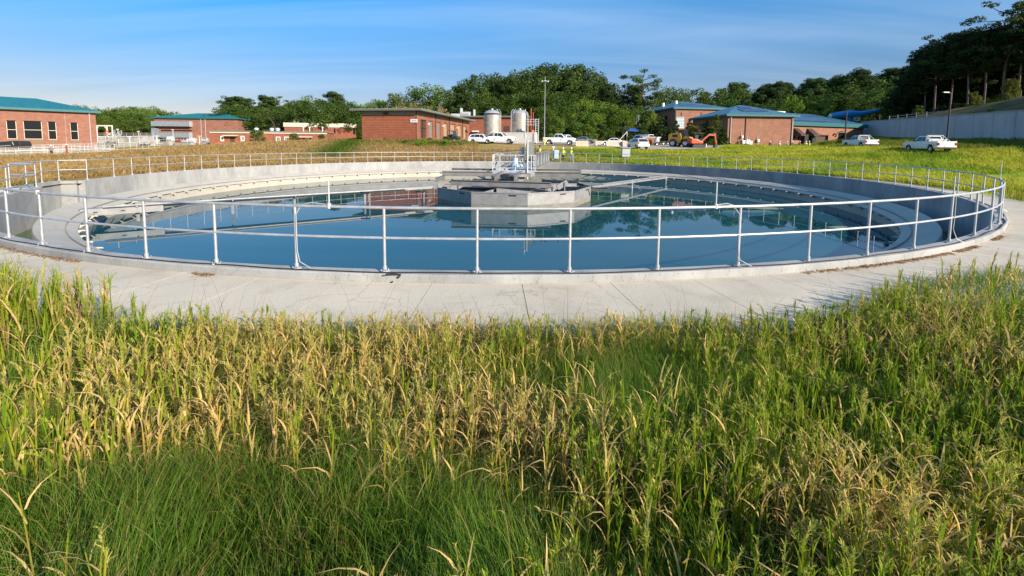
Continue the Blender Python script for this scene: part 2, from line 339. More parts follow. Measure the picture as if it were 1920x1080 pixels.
# smooth value noise for large patches of plant colour
def vnoise(x, y, s, seed=0):
    x = x/s; y = y/s; xi = np.floor(x).astype(int); yi = np.floor(y).astype(int); fx = x-xi; fy = y-yi
    fx = fx*fx*(3-2*fx); fy = fy*fy*(3-2*fy)
    def h(a, b):
        n = (a*374761393+b*668265263+seed*982451653) & 0x7fffffff; n = ((n ^ (n >> 13))*1274126177) & 0x7fffffff
        return ((n ^ (n >> 16)) & 0xffff)/65535.0
    return (h(xi, yi)*(1-fx)+h(xi+1, yi)*fx)*(1-fy)+(h(xi, yi+1)*(1-fx)+h(xi+1, yi+1)*fx)*fy
def field_col(x, y):          # plant colour of the open field: straw in the west, yellow-green in the east
    n1 = vnoise(x, y, 9, 1); n2 = vnoise(x, y, 3.1, 2); n3 = vnoise(x, y, 1.2, 3)
    e = sm(-2, 16, x+6*(n1-.5))                          # east share
    straw = np.array([0.56, 0.375, 0.145]); ygr = np.array([0.53, 0.53, 0.06]); grn = np.array([0.29, 0.41, 0.035])
    g = sm(0.50, 0.85, n1*0.55+n2*0.45+0.05*e)[:, None]
    ecol = ygr*(1-g)+grn*g
    wg = (sm(0.66, 0.85, n1*0.6+n2*0.4)*0.55)[:, None]
    wcol = straw*(1-wg)+np.array([0.24, 0.22, 0.04])*wg
    c = wcol*(1-e[:, None])+ecol*e[:, None]
    # green swale and green bank in front of the workshop
    sw = np.exp(-((x+24+0.22*(y-60))/3.0)**2)*sm(48, 56, y)
    bk = np.exp(-((x+13)/9)**2)*np.exp(-((y-74)/4.0)**2)
    q = np.clip(sw+bk*0.9, 0, 1)[:, None]
    c = c*(1-q)+np.array([0.12, 0.19, 0.02])*q
    # darker rough growth below the retaining wall
    rg = (sm(0, 8, x-(40+0.25*(y-46)))*sm(44, 50, y)*0.75)[:, None]
    c = c*(1-rg)+np.array([0.13, 0.15, 0.025])*rg
    return c*(0.88+0.24*n3[:, None])
rr = [22.7]
while rr[-1] < 620: rr.append(rr[-1]*1.012+0.10 if rr[-1] < 90 else rr[-1]*1.06)
NA = 360; A = np.linspace(0, 2*PI, NA, endpoint=False)
RR = np.array(rr); gx = (RC.x+RR[:, None]*np.cos(A)).ravel(); gy = (RC.y+RR[:, None]*np.sin(A)).ravel()
gzv = gz(gx, gy)+0.10*(vnoise(gx, gy, 2.3, 5)-.5)*sm(26, 32, np.hypot(gx-RC.x, gy-RC.y))
fs = []
for i in range(len(rr)-1):
    for k in range(NA):
        if 198 <= k < 206 and rr[i+1]+rr[i] < 47.2: continue
        a, b = i*NA+k, i*NA+(k+1) % NA; fs.append((a, a+NA, b+NA, b))
me = bpy.data.meshes.new('ground'); me.from_pydata(np.stack([gx, gy, gzv], 1).tolist(), [], fs)
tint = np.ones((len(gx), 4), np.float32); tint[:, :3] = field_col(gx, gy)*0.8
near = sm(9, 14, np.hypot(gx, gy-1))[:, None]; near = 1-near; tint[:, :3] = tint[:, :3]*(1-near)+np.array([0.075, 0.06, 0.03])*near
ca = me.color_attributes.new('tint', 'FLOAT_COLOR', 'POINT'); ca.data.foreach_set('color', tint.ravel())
me.polygons.foreach_set('use_smooth', [True]*len(me.polygons))
gm = bpy.data.materials.new('field_soil_and_thatch'); gm.use_nodes = True; t = gm.node_tree; b = t.nodes['Principled BSDF']
a_ = t.nodes.new('ShaderNodeAttribute'); a_.attribute_name = 'tint'
n_ = t.nodes.new('ShaderNodeTexNoise'); n_.inputs['Scale'].default_value = 2.5; n_.inputs['Detail'].default_value = 10; n_.inputs['Roughness'].default_value = 0.75
tcn = t.nodes.new('ShaderNodeTexCoord'); t.links.new(tcn.outputs['Object'], n_.inputs['Vector'])
r_ = t.nodes.new('ShaderNodeValToRGB'); r_.color_ramp.elements[0].position = .3; r_.color_ramp.elements[1].position = .7
r_.color_ramp.elements[0].color = (.55, .55, .55, 1); r_.color_ramp.elements[1].color = (1.25, 1.25, 1.2, 1); t.links.new(n_.outputs[0], r_.inputs[0])
m_ = t.nodes.new('ShaderNodeMix'); m_.data_type = 'RGBA'; m_.blend_type = 'MULTIPLY'; m_.inputs[0].default_value = 1
t.links.new(a_.outputs['Color'], m_.inputs[6]); t.links.new(r_.outputs[0], m_.inputs[7]); t.links.new(m_.outputs[2], b.inputs['Base Color'])
b.inputs['Roughness'].default_value = 1; b.inputs['Specular IOR Level'].default_value = 0.05
bp_ = t.nodes.new('ShaderNodeBump'); bp_.inputs['Strength'].default_value = 0.9; bp_.inputs['Distance'].default_value = 0.15
t.links.new(n_.outputs[0], bp_.inputs['Height']); t.links.new(bp_.outputs[0], b.inputs['Normal'])
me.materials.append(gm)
go = bpy.data.objects.new('ground', me); COL.objects.link(go)
tag(go, 'rising ground under the straw and yellow green field around the tank', 'ground', kind='structure')
# ------------------------------------------------------------------ the round settling tank
def pol(r, deg, z=0.0):
    a = ra(deg); return Vector((RC.x+r*math.cos(a), RC.y+r*math.sin(a), z))
TH0, TH1 = 197.5, 206.8              # opening of the effluent chamber in the west of the ring wall
WZ = -1.60
tank = thing('settling_tank', 'round concrete settling tank full of blue water, in the middle of the field', 'tank', RC)
wall = MB().lathe([(22.58,-2.6),(22.58,-0.02),(22.60,0),(22.85,0),(22.87,-0.02),(22.87,-2.6)], n=230, a0=ra(TH1-360), a1=ra(TH0), capends=True)
ch = MB()
def chwall(r0, t0, r1, t1, th=0.3):
    a, b = pol(r0, t0)-RC, pol(r1, t1)-RC; a.z = b.z = -1.3
    ch.beam(a, b, th, 2.58)
chwall(22.9, TH0-.1, 24.05, TH0-.1); chwall(22.9, TH1+.1, 24.05, TH1+.1)
ch.lathe([(23.55,-2.6),(23.55,-0.004),(23.85,-0.004),(23.85,-2.6)], n=12, a0=ra(TH0+.3), a1=ra(TH1-.3), capends=True)
wall.build('tank_wall', concrete, tank, smooth=True)
ch.build('effluent_chamber', concrete, tank)
lau = MB().lathe([(21.5,-2.6),(21.5,-0.80),(21.47,-0.76),(20.46,-1.06),(20.42,-1.09),(20.42,-1.13),(20.53,-1.13),(20.53,-2.6)], n=256)
lau.build('launder', launcon, tank, smooth=True)
teeth = MB(); nt_ = 900
for i in range(nt_):
    a0, a1 = 2*PI*i/nt_, 2*PI*(i+1)/nt_; am = (a0+a1)/2; r = 20.72; zb = -1.00
    p = lambda a, z: (r*math.cos(a), r*math.sin(a), z)
    teeth.add([p(a0, zb), p(a1, zb), p(a1-(a1-a0)*.12, zb+.10), p(am, zb+.035), p(a0+(a1-a0)*.12, zb+.10)], [(0,1,2,3,4)])
teeth.build('weir_plate', staindk, tank, fixn=False)
br = MB().prism([(20.50,-1.10),(20.30,-1.115),(20.23,-1.135),(20.22,-1.17),(20.26,-1.165),(20.32,-1.15),(20.50,-1.28)], -0.035, 0.035)
b0 = br.build('weir_bracket', launcon, tank)
for i in range(1, 98):
    c = b0.copy(); COL.objects.link(c); c.parent = tank; c.rotation_euler = (0, 0, 2*PI*i/98)
# water
wm = bpy.data.materials.new('tank_water'); wm.use_nodes = True; t = wm.node_tree; b = t.nodes['Principled BSDF']
b.inputs['Base Color'].default_value = (0.008, 0.068, 0.090, 1); b.inputs['Roughness'].default_value = 0.015
b.inputs['IOR'].default_value = 1.33; b.inputs['Specular IOR Level'].default_value = 0.36
tcn = t.nodes.new('ShaderNodeTexCoord'); n1 = t.nodes.new('ShaderNodeTexNoise'); n1.inputs['Scale'].default_value = 0.9; n1.inputs['Detail'].default_value = 3
t.links.new(tcn.outputs['Object'], n1.inputs['Vector']); bp = t.nodes.new('ShaderNodeBump'); bp.inputs['Strength'].default_value = 0.02; bp.inputs['Distance'].default_value = 0.02
t.links.new(n1.outputs[0], bp.inputs['Height']); t.links.new(bp.outputs[0], b.inputs['Normal'])
def annulus(r0, r1, z, n=200):
    m = MB()
    if r0 <= 0:
        m.add([(r1*math.cos(2*PI*i/n), r1*math.sin(2*PI*i/n), z) for i in range(n)], [tuple(range(n))]); return m
    for i in range(n):
        a, c = 2*PI*i/n, 2*PI*(i+1)/n
        m.quad((r0*math.cos(a), r0*math.sin(a), z), (r1*math.cos(a), r1*math.sin(a), z), (r1*math.cos(c), r1*math.sin(c), z), (r0*math.cos(c), r0*math.sin(c), z))
    return m
o = annulus(0, 20.529, WZ).build('water', wm, loc=RC); tag(o, 'still blue water of the tank mirroring sky, trees and brick workshop', 'water', kind='structure')
am = mat('algae_water', (0.05, 0.105, 0.010), 0.2, col2=(0.03, 0.065, 0.007), scale=1.5)
o = annulus(21.5, 24.0, WZ-0.05).build('channel_water', am, loc=RC); tag(o, 'green algae water in the outer channel between launder and ring wall', 'water', kind='structure')
# scum patches: two thin pale rafts floating on the east side
scm = mat('floating_scum', (0.20, 0.24, 0.14), 0.7, var=0.25, scale=6)
for i, (px, py, sx, sy, lab) in enumerate([(1433, 390, 0.9, 0.35, 'small pale scum raft nearer the middle of the tank'), (1587, 426, 0.75, 0.22, 'small pale scum raft closest to the east railing')]):
    p = atz(px, py, WZ+.006); rs_ = [1+0.35*random.random() for _ in range(24)]
    m = MB(); top = [(p.x+sx*rs_[k]*math.cos(2*PI*k/24), p.y+sy*rs_[k]*math.sin(2*PI*k/24), WZ+.012) for k in range(24)]
    bot = [(x, y, WZ-.02) for x, y, z in top]
    m.add(top+bot, [tuple(range(24))]+[(k, k+24, (k+1) % 24+24, (k+1) % 24) for k in range(24)])
    tag(m.build('scum_raft', scm), lab, 'scum')
# walkway slabs
wk = MB(); k0 = -152; step = 1.5/24*180/PI
while k0 < 24:
    wk.lathe([(22.875,-0.30),(22.875,-0.135),(24.84,-0.135),(24.84,-0.30)], n=4, a0=ra(k0+.011), a1=ra(k0+step-.011), capends=True); k0 += step
o = wk.build('walkway', walkcon, loc=RC); tag(o, 'pale concrete walkway slabs curving along the near side of the tank', 'walkway', kind='structure')
# ------------------------------------------------------------------ guard rail
STEP = 3.785
posts = []
k = 0
ang = -115.85                         # measured first post
while ang-STEP > TH1-360+0.2: ang -= STEP
ang0 = ang
while ang < TH0-1.0: posts.append((22.72, ang)); ang += STEP
posts[0] = (22.72, TH1-360+0.35); posts[-1] = (22.72, TH0-1.2)
rail = thing('guard_rail', 'two-pipe galvanized guard rail running all round the tank wall', 'railing', RC)
def rp(p, z): v = pol(p[0], p[1], z)-RC; return v
path = []
for i in range(len(posts)-1):
    for q in range(4): path.append((22.72, posts[i][1]+(posts[i+1][1]-posts[i][1])*q/4))
path.append(posts[-1])
ext = [(23.70, TH0-.2), (23.70, 200.4), (23.70, 203.2), (23.70, TH1-.6)]
loop = path+ext
MB().tube([rp(p, 1.043) for p in loop+[path[0]]], 0.0245, 10).build('top_rail', galv, rail, smooth=True)
MB().tube([rp(p, 0.55) for p in loop+[path[0]]], 0.0215, 10).build('mid_rail', galv, rail, smooth=True)
pm = MB().tube([(0,0,0.02),(0,0,1.03)], 0.0235, 10).tube([(0,0,0.0),(0,0,0.085)], 0.036, 10)
fl = MB().lathe([(0.0,0.0),(0.085,0.0),(0.085,0.016),(0.0,0.016)], n=4, closed=False)
for bx_, by_ in ((.05,.05),(-.05,.05),(.05,-.05),(-.05,-.05)): fl.tube([(bx_*.85,by_*.85,0.016),(bx_*.85,by_*.85,0.04)], 0.008, 6)
p0 = pm.build('post', galv, rail, smooth=True); f0 = fl.build('base_plate', galv, p0)
first = True
for r, a in posts+ext:
    v = rp((r, a), 0.003)
    if first: c = p0; first = False
    else:
        c = p0.copy(); COL.objects.link(c); c.parent = rail; d = f0.copy(); COL.objects.link(d); d.parent = c
    c.location = v; c.rotation_euler = (0, 0, ra(a))
# short side gate rail over the chamber mouth
gt = MB()
p1, p2 = rp((22.72, TH1-.5), 0), rp((22.72, TH0+.5), 0)
for z, r in ((1.03, .02), (.55, .018)): gt.tube([p1+Vector((0,0,z)), p2+Vector((0,0,z))], r, 8)
gt.tube([p1, p1+Vector((0,0,1.03))], .02, 8); gt.tube([p2, p2+Vector((0,0,1.03))], .02, 8)
# black cable lying along the curb, and its branches up the sensor posts
pts = []
for i in range(260):
    a = -150+i*0.62; pts.append(pol(22.80+0.022*math.sin(i*.37)+.014*math.sin(i*.9+1), a, 0.012))
tag(MB().tube(pts, 0.010, 6).build('cable', cable, smooth=True), 'thin black cable lying along the top of the near curb', 'cable')
tag(MB().tube([atz(723, 514.5, .013), atz(738, 513.5, .02), atz(752, 515, .0), atz(748, 519, -.03), atz(741, 525, -.11), atz(733, 530, -.128)], 0.013, 6).build('cable', cable, smooth=True),
    'short cable stub hanging over the curb face onto the walkway', 'cable')
def sensor(px_rod, post_ang, lab, h0=1.045, h1=0.42, hook=True):
    b = pol(22.72, post_ang); r0 = at(px_rod, 380, b.y)
    # find the point of the rail under the rod
    best = min((abs((at(px_rod, 380, pol(22.72, a).y)-pol(22.72, a)).x), a) for a in np.arange(post_ang-6, post_ang+6, .05)); a = best[1]
    q = pol(22.72, a)
    e = thing('sensor_antenna', lab, 'antenna', (q.x, q.y, 0))
    MB().tube([(0,0,h0),(0,0,h0+h1)], .011, 8).tube([(0,0,h0-.03),(0,0,h0+.05)], .032, 8).build('rod', galvw, e, smooth=True)
    d = b-q
    if hook:
        cpts = [Vector((0,0,h0+.03)), Vector((d.x*.5,d.y*.5,h0+.055)), Vector((d.x*.8,d.y*.8,h0+.02)), Vector((d.x,d.y,h0-.14))+Vector((.03,-.03,0)), Vector((d.x+.03,d.y-.03,.55)), Vector((d.x+.035,d.y-.03,.3)), Vector((d.x+.07,d.y-.03,.12)), Vector((d.x+.26,d.y-.06,.02))]
    else:
        cpts = [Vector((.03,-.03,h0)), Vector((.04,-.03,.55)), Vector((.03,-.03,.3)), Vector((.09,-.06,.1)), Vector((.22,-.1,.02))]
    MB().tube(cpts, .0075, 6).build('lead_cable', cabgrey, e, smooth=True)
sensor(618, -96.93, 'thin white rod antenna clipped to the front rail near the brick reflection')
sensor(1343, -78.15, 'thin white rod antenna standing on the front rail with grey cable down its post')
sensor(1787, -62.9, 'white rod antenna on the rail at the right bend of the front railing', hook=False)
sensor(1885, -37.0, 'tall white rod antenna where the rail turns back at far right', h1=.6, hook=False)
sensor(72.5, -112.08, 'cable riser on the second front post near the green channel', h1=.03, hook=False)
# wind blown leaf litter against the curb
lm = MB()
for a0, a1, n in ((-71.5,-64,420),(-63.5,-60.5,200),(-57.5,-55,200),(-122,-108,420),(-101.4,-100.4,60),(-75,-71,120)):
    for i in range(n):
        a = random.uniform(a0, a1); p = pol(22.89+abs(random.gauss(0, .05)), a, -.128+random.random()*.012); q = random.uniform(0, PI); l = random.uniform(.02, .06)
        d = Vector((math.cos(q), math.sin(q), random.uniform(-.2,.3)))*l; s_ = Vector((-math.sin(q), math.cos(q), random.uniform(-.3,.3)))*.008
        lm.quad(p-d-s_, p+d-s_, p+d+s_, p-d+s_)
tag(lm.build('leaf_litter', lit, fixn=False), 'brown dead grass litter blown against the curb', 'litter', kind='stuff')

# ------------------------------------------------------------------ centre well and mechanism
WC = Vector((0.02, 29.35, 0)); WR = 5.18; WTOP = -0.64
well = thing('centre_well', 'ten-sided grey steel feed well standing in the middle of the water', 'tank', WC)
an = [-PI/2+ra(9.4)+k*2*PI/10 for k in range(10)]
for k in range(10):
    a, b = an[k], an[(k+1) % 10]; A_ = Vector((WR*math.cos(a), WR*math.sin(a), 0)); B_ = Vector((WR*math.cos(b), WR*math.sin(b), 0))
    mid = (A_+B_)/2; nrm = mid.normalized(); u = (B_-A_).normalized(); ln = (B_-A_).length
    m = MB(); m.beam(A_+u*.01+Vector((0,0,(WTOP-2.4)/2)), B_-u*.01+Vector((0,0,(WTOP-2.4)/2)), .02, WTOP+2.4)
    m.beam(A_+u*.03+nrm*.02+Vector((0,0,WTOP-.03)), B_-u*.03+nrm*.02+Vector((0,0,WTOP-.03)), .05, .06)      # rolled top edge
    m.beam(A_+nrm*.012+Vector((0,0,(WTOP-2.4)/2)), A_+nrm*.012+u*.09+Vector((0,0,(WTOP-2.4)/2)), .012, WTOP+2.38)
    for q in range(5): m.tube([A_+u*(.3+q*.62)+nrm*.01+Vector((0,0,-1.12)), A_+u*(.3+q*.62)+nrm*.03+Vector((0,0,-1.12))], .018, 6)
    pn = m.build('well_panel', stain, well)
    if k in (0, 1, 2, 8, 9):
        s_ = MB(); c_ = A_+u*(ln*.74)+nrm*.035+Vector((0,0,WTOP-.16)); s_.beam(c_-u*.2, c_+u*.2, .012, .07); s_.build('scum_slot', dark, pn)
for k in range(10):
    a, b = an[k], an[(k+1) % 10]; A_ = Vector((WR*math.cos(a), WR*math.sin(a), 0)); B_ = Vector((WR*math.cos(b), WR*math.sin(b), 0)); n_ = ((A_+B_)/2).normalized()*.016
    z_ = Vector((0,0,WZ+.13)); MB().beam(A_+n_+z_, B_+n_+z_, .006, .28).build('waterline_stain', mat('algae_stain', (.17,.155,.10), .8, col2=(.26,.25,.21), scale=2.5, stretch=(1,1,4)) if 'algae_stain' not in MATS else MATS['algae_stain'], well)
zb = -.5
def cb_(name, p, q, wd, h, m=staindk, par=well):
    return MB().beam(Vector(p), Vector(q), wd, h).build(name, m, par)
def ibeam(name, p, q, h=.36, wd=.2, m=staindk, par=well):
    p, q = Vector(p), Vector(q); z = Vector((0,0,h/2-.012))
    return MB().beam(p, q, .02, h-.06).beam(p+z, q+z, wd, .026).beam(p-z, q-z, wd, .026).build(name, m, par)
def wp(px, py, D): return at(px, py, D)-WC
ibeam('cross_beam', wp(846, 342, 26.6), wp(1034, 347.5, 26.0), .34, .22)
ibeam('cross_beam', wp(829, 325.5, 30.6), wp(924, 326, 30.8), .34, .2)
ibeam('cross_beam', wp(1004, 327, 30.8), wp(1090, 327.5, 30.6), .34, .2)
ibeam('cross_beam', wp(847, 317.3, 33.6), wp(1090, 319.5, 33.6), .16, .2)
ibeam('stub_beam', wp(817, 337.5, 28.4), wp(834, 331.5, 30.6), .26, .16)
ibeam('support_beam', wp(927, 334.5, 27.6), wp(943, 325, 31.0), .36, .22)
ibeam('support_beam', wp(964, 335.5, 27.4), wp(978, 325, 31.0), .36, .22)
# drive column, cage and scum troughs inside
MB().tube([(0.3,.6,-2.2),(0.3,.6,-.1)], .55, 20).build('drive_column', staindk, well, smooth=True)
MB().tube([(0.3,.6,-.12),(0.3,.6,.06)], .95, 24).build('turntable', staindk, well, smooth=True)
MB().bx(-.95,1.1,-3.0,-2.2,-1.3,-.56).build('scum_box', stain, well)
MB().bx(-3.1,-1.1,-2.6,-1.9,-1.3,-.62).build('scum_box', dark, well)
for x0, y0, x1, y1, z in ((-4.6,.2,-1,.5,-.75),(1.2,.5,4.6,.9,-.72),(-1.6,-4.2,-.2,0,-.8),(2.3,-3.9,.8,0,-.8)):
    ibeam('inner_arm', (x0,y0,z), (x1,y1,z), .22, .12, stain)
for x, y in ((-3.4,-1.6),(2.5,-2.6),(3.6,.6),(-3.9,.8)):
    MB().beam((x-.5,y,-.9),(x+.2,y+.1,-.5),.05,.35).beam((x,y,-1.4),(x,y,-.5),.06,.06).build('baffle_plate', stain, well)
MB().beam(wp(1083,349,27.5), wp(1083,334,27.5), .1, .1).beam(wp(1083,345,27.5), wp(1095,347,27.2), .08, .1).build('scum_scraper', dark, well)
MB().beam(wp(1108,352,27.9), wp(1139,353.5,27.6), .12, .06).build('scum_scraper', dark, well)
ibeam('stub_beam', wp(1026,349,26.1), wp(1026,362,26.1), .1, .12, stain)
# platform
PZ = 0.10
plat = thing('drive_platform', 'white railed drive platform above the centre of the feed well', 'platform', (0, 31.2, 0))
def pp(px, D=31.2): return at(px, 300, D).x
xa, xb = pp(924), pp(1004)
MB().bx(xa-.05, xb+.05, -.35, 2.7, PZ-.06, PZ).bx(xa-.05, xb+.05, -.4, -.35, PZ-.16, PZ+.12).build('deck', galv, plat)
for z, r in ((PZ+1.18, .028), (PZ+.72, .022), (PZ+.28, .022)):
    MB().tube([(xa,2.6,z),(xa,-.32,z),(xb,-.32,z),(xb,2.6,z)], r, 8).tube([(xa,2.6,z),(xa+1.1,2.6,z)], r, 8).build('rail_pipe', galvw, plat, smooth=True)
for x, y in [(xa,-.32),(xa+(xb-xa)*.17,-.32),(xa+(xb-xa)*.53,-.32),(xa+(xb-xa)*.9,-.32),(xb,-.32),(xa,.7),(xa,1.7),(xa,2.6),(xb,.7),(xb,1.7),(xb,2.6),(xa+1.1,2.6)]:
    MB().tube([(x,y,PZ-.3 if y < 0 else PZ),(x,y,PZ+1.18)], .026, 8).build('rail_post', galvw, plat, smooth=True)
mo = MB(); mx_ = pp(966)
mo.tube([(mx_,.9,PZ),(mx_,.9,PZ+.55)], .36, 18).tube([(mx_,.9,PZ+.55),(mx_,.9,PZ+.95)], .22, 16).tube([(mx_+.1,.5,PZ+.35),(mx_+.55,.5,PZ+.35)], .17, 14)
mo.build('drive_motor', bluemotor, plat, smooth=True)
MB().box((pp(941),.6,PZ+.14),(.9,.5,.24)).build('drip_tray', galv, plat)
# mast with control panels
ms = MB(); mxx = pp(988.5)
ms.tube([(mxx,-.45,PZ-.5),(mxx,-.45,2.35)], .06, 10).build('mast', galvw, plat, smooth=True)
MB().box((pp(989)+.22,1.1,1.75),(.5,.28,.95)).build('control_panel', mat('panel_green_grey', (0.22,0.24,0.22), .5, var=.1), plat)
MB().box((pp(981),1.5,1.45),(.22,.2,.8)).tube([(pp(981)-.2,1.5,PZ),(pp(981)-.2,1.5,1.9)], .025, 8).build('control_panel', cabgrey, plat)
MB().tube([(pp(985),.9,1.9),(pp(985),.9,2.9),(pp(987),.9,2.95)], .03, 8).tube([(pp(985),.9,2.55),(pp(985),.9,2.75)], .08, 8).build('lamp_stem', galvw, plat, smooth=True)
MB().tube([(xb-.02,-.1,PZ),(xb-.02,-.1,1.9)], .035, 8).tube([(pp(1003.5),3.5,PZ),(pp(1003.5),3.5,2.9)], .045, 8).build('cable_post', brown, plat, smooth=True)
# access bridge: two leaning lattice trusses
bridge = thing('access_bridge', 'grey lattice truss footbridge from the far tank wall to the drive platform', 'footbridge', (0, 33.9, 0))
def lerp(a, b, t): return a+(b-a)*t
bl0, bl1 = Vector((pp(924),0,PZ)), Vector((at(1004,300,52.4).x,18.3,PZ)); br0, br1 = Vector((pp(1004)-.1,0,PZ)), Vector((at(1030,300,52.4).x,18.3,PZ))
MB().beam((bl0+br0)/2+Vector((0,0,-.03)), (bl1+br1)/2+Vector((0,0,-.03)), 1.5, .05).build('deck', galv, bridge)
for a, b in ((bl0, bl1), (br0, br1)):
    up = Vector((0,0,1.22))
    MB().beam(a, b, .12, .16).beam(a+up, b+up, .1, .12).build('truss_chord', staindk, bridge)
    nseg = 12
    for i in range(nseg+1):
        q = lerp(a, b, i/nseg); MB().beam(q, q+up, .09, .09).build('truss_post', galv if i % 2 else staindk, bridge)
        if i < nseg:
            q2 = lerp(a, b, (i+1)/nseg); MB().beam(q, q2+up, .07, .07).build('truss_diagonal', staindk, bridge)
# skimmer arms
def arm(lab, P0, P1, legs, box=True):
    e = thing('skimmer_arm', lab, 'skimmer', P0); d = P1-P0; n = d.normalized(); s_ = Vector((-n.y, n.x, 0))
    MB().beam((0,0,0), d, .12, .15).build('arm_beam', stain, e)
    MB().tube([s_*.35+d*.12+Vector((0,0,.06)), s_*.35+d+Vector((0,0,.12))], .05, 8).build('arm_pipe', stain, e, smooth=True)
    for f in legs:
        q = d*f
        MB().beam(q+Vector((0,0,.12)), q+Vector((0,0,-1.35)), .09, .09).beam(q+Vector((0,0,-.1)), q+s_*-.75+Vector((0,0,-.62)), .05, .05).beam(q+Vector((0,0,-.15)), q+s_*.35+Vector((0,0,.05)), .05, .05).build('arm_leg', galv, e)
    if box:
        q = d; c0 = d-n*1.15; sd_ = s_*0.0
        m = MB().beam(c0-n*.9+Vector((0,0,-.1)), d+n*.75+Vector((0,0,-.1)), .5, .30); m.build('scum_trough', stain, e)
        MB().beam(d+n*.76+Vector((0,0,-.1)), d+n*.80+Vector((0,0,-.1)), .44, .27).build('trough_mouth', dark, e)
        for k in (-.7, .2): MB().beam(d+n*k+s_*.26+Vector((0,0,-.1)), d+n*(k+.14)+s_*.26+Vector((0,0,-.1)), .03, .04).build('lift_eye', dark, e)
    return e
A0 = at(812, 351, 28.8); A1 = at(196, 391.5, 19.3)
arm('long skimmer arm with pale scum trough reaching the launder on the left', A0, A1, (.28, .52, .70, .93))
B0 = at(1109, 351, 30.5); B1 = at(1280, 329.0, 46.3)
eb = arm('long skimmer arm reaching the far launder on the right', B0, B1, (.35, .75, .9), box=False)
MB().beam(at(1247,327.5,46)-B0, at(1297,324.2,47.2)-B0, .3, .18).beam(at(1247,333,46)-B0, at(1247,325,46)-B0, .1, .1).build('scum_trough', stain, eb)
# hanging reflectors seen as posts beside the well
for px, py, D, lab in ((693, 362, 25.5, 'slim hanging baffle post left of the feed well, nearer of the two to it'), (795, 360, 27.3, 'slim hanging baffle post just left of the feed well edge')):
    p = at(px, py, D); e = thing('baffle_post', lab, 'post', p)
    MB().beam((0,0,0),(0,0,WZ-p.z-.5),.07,.07).build('stem', stain, e); MB().beam((0,0,0),(-.55,.1,.03),.12,.08).build('bracket_arm', dark, e)
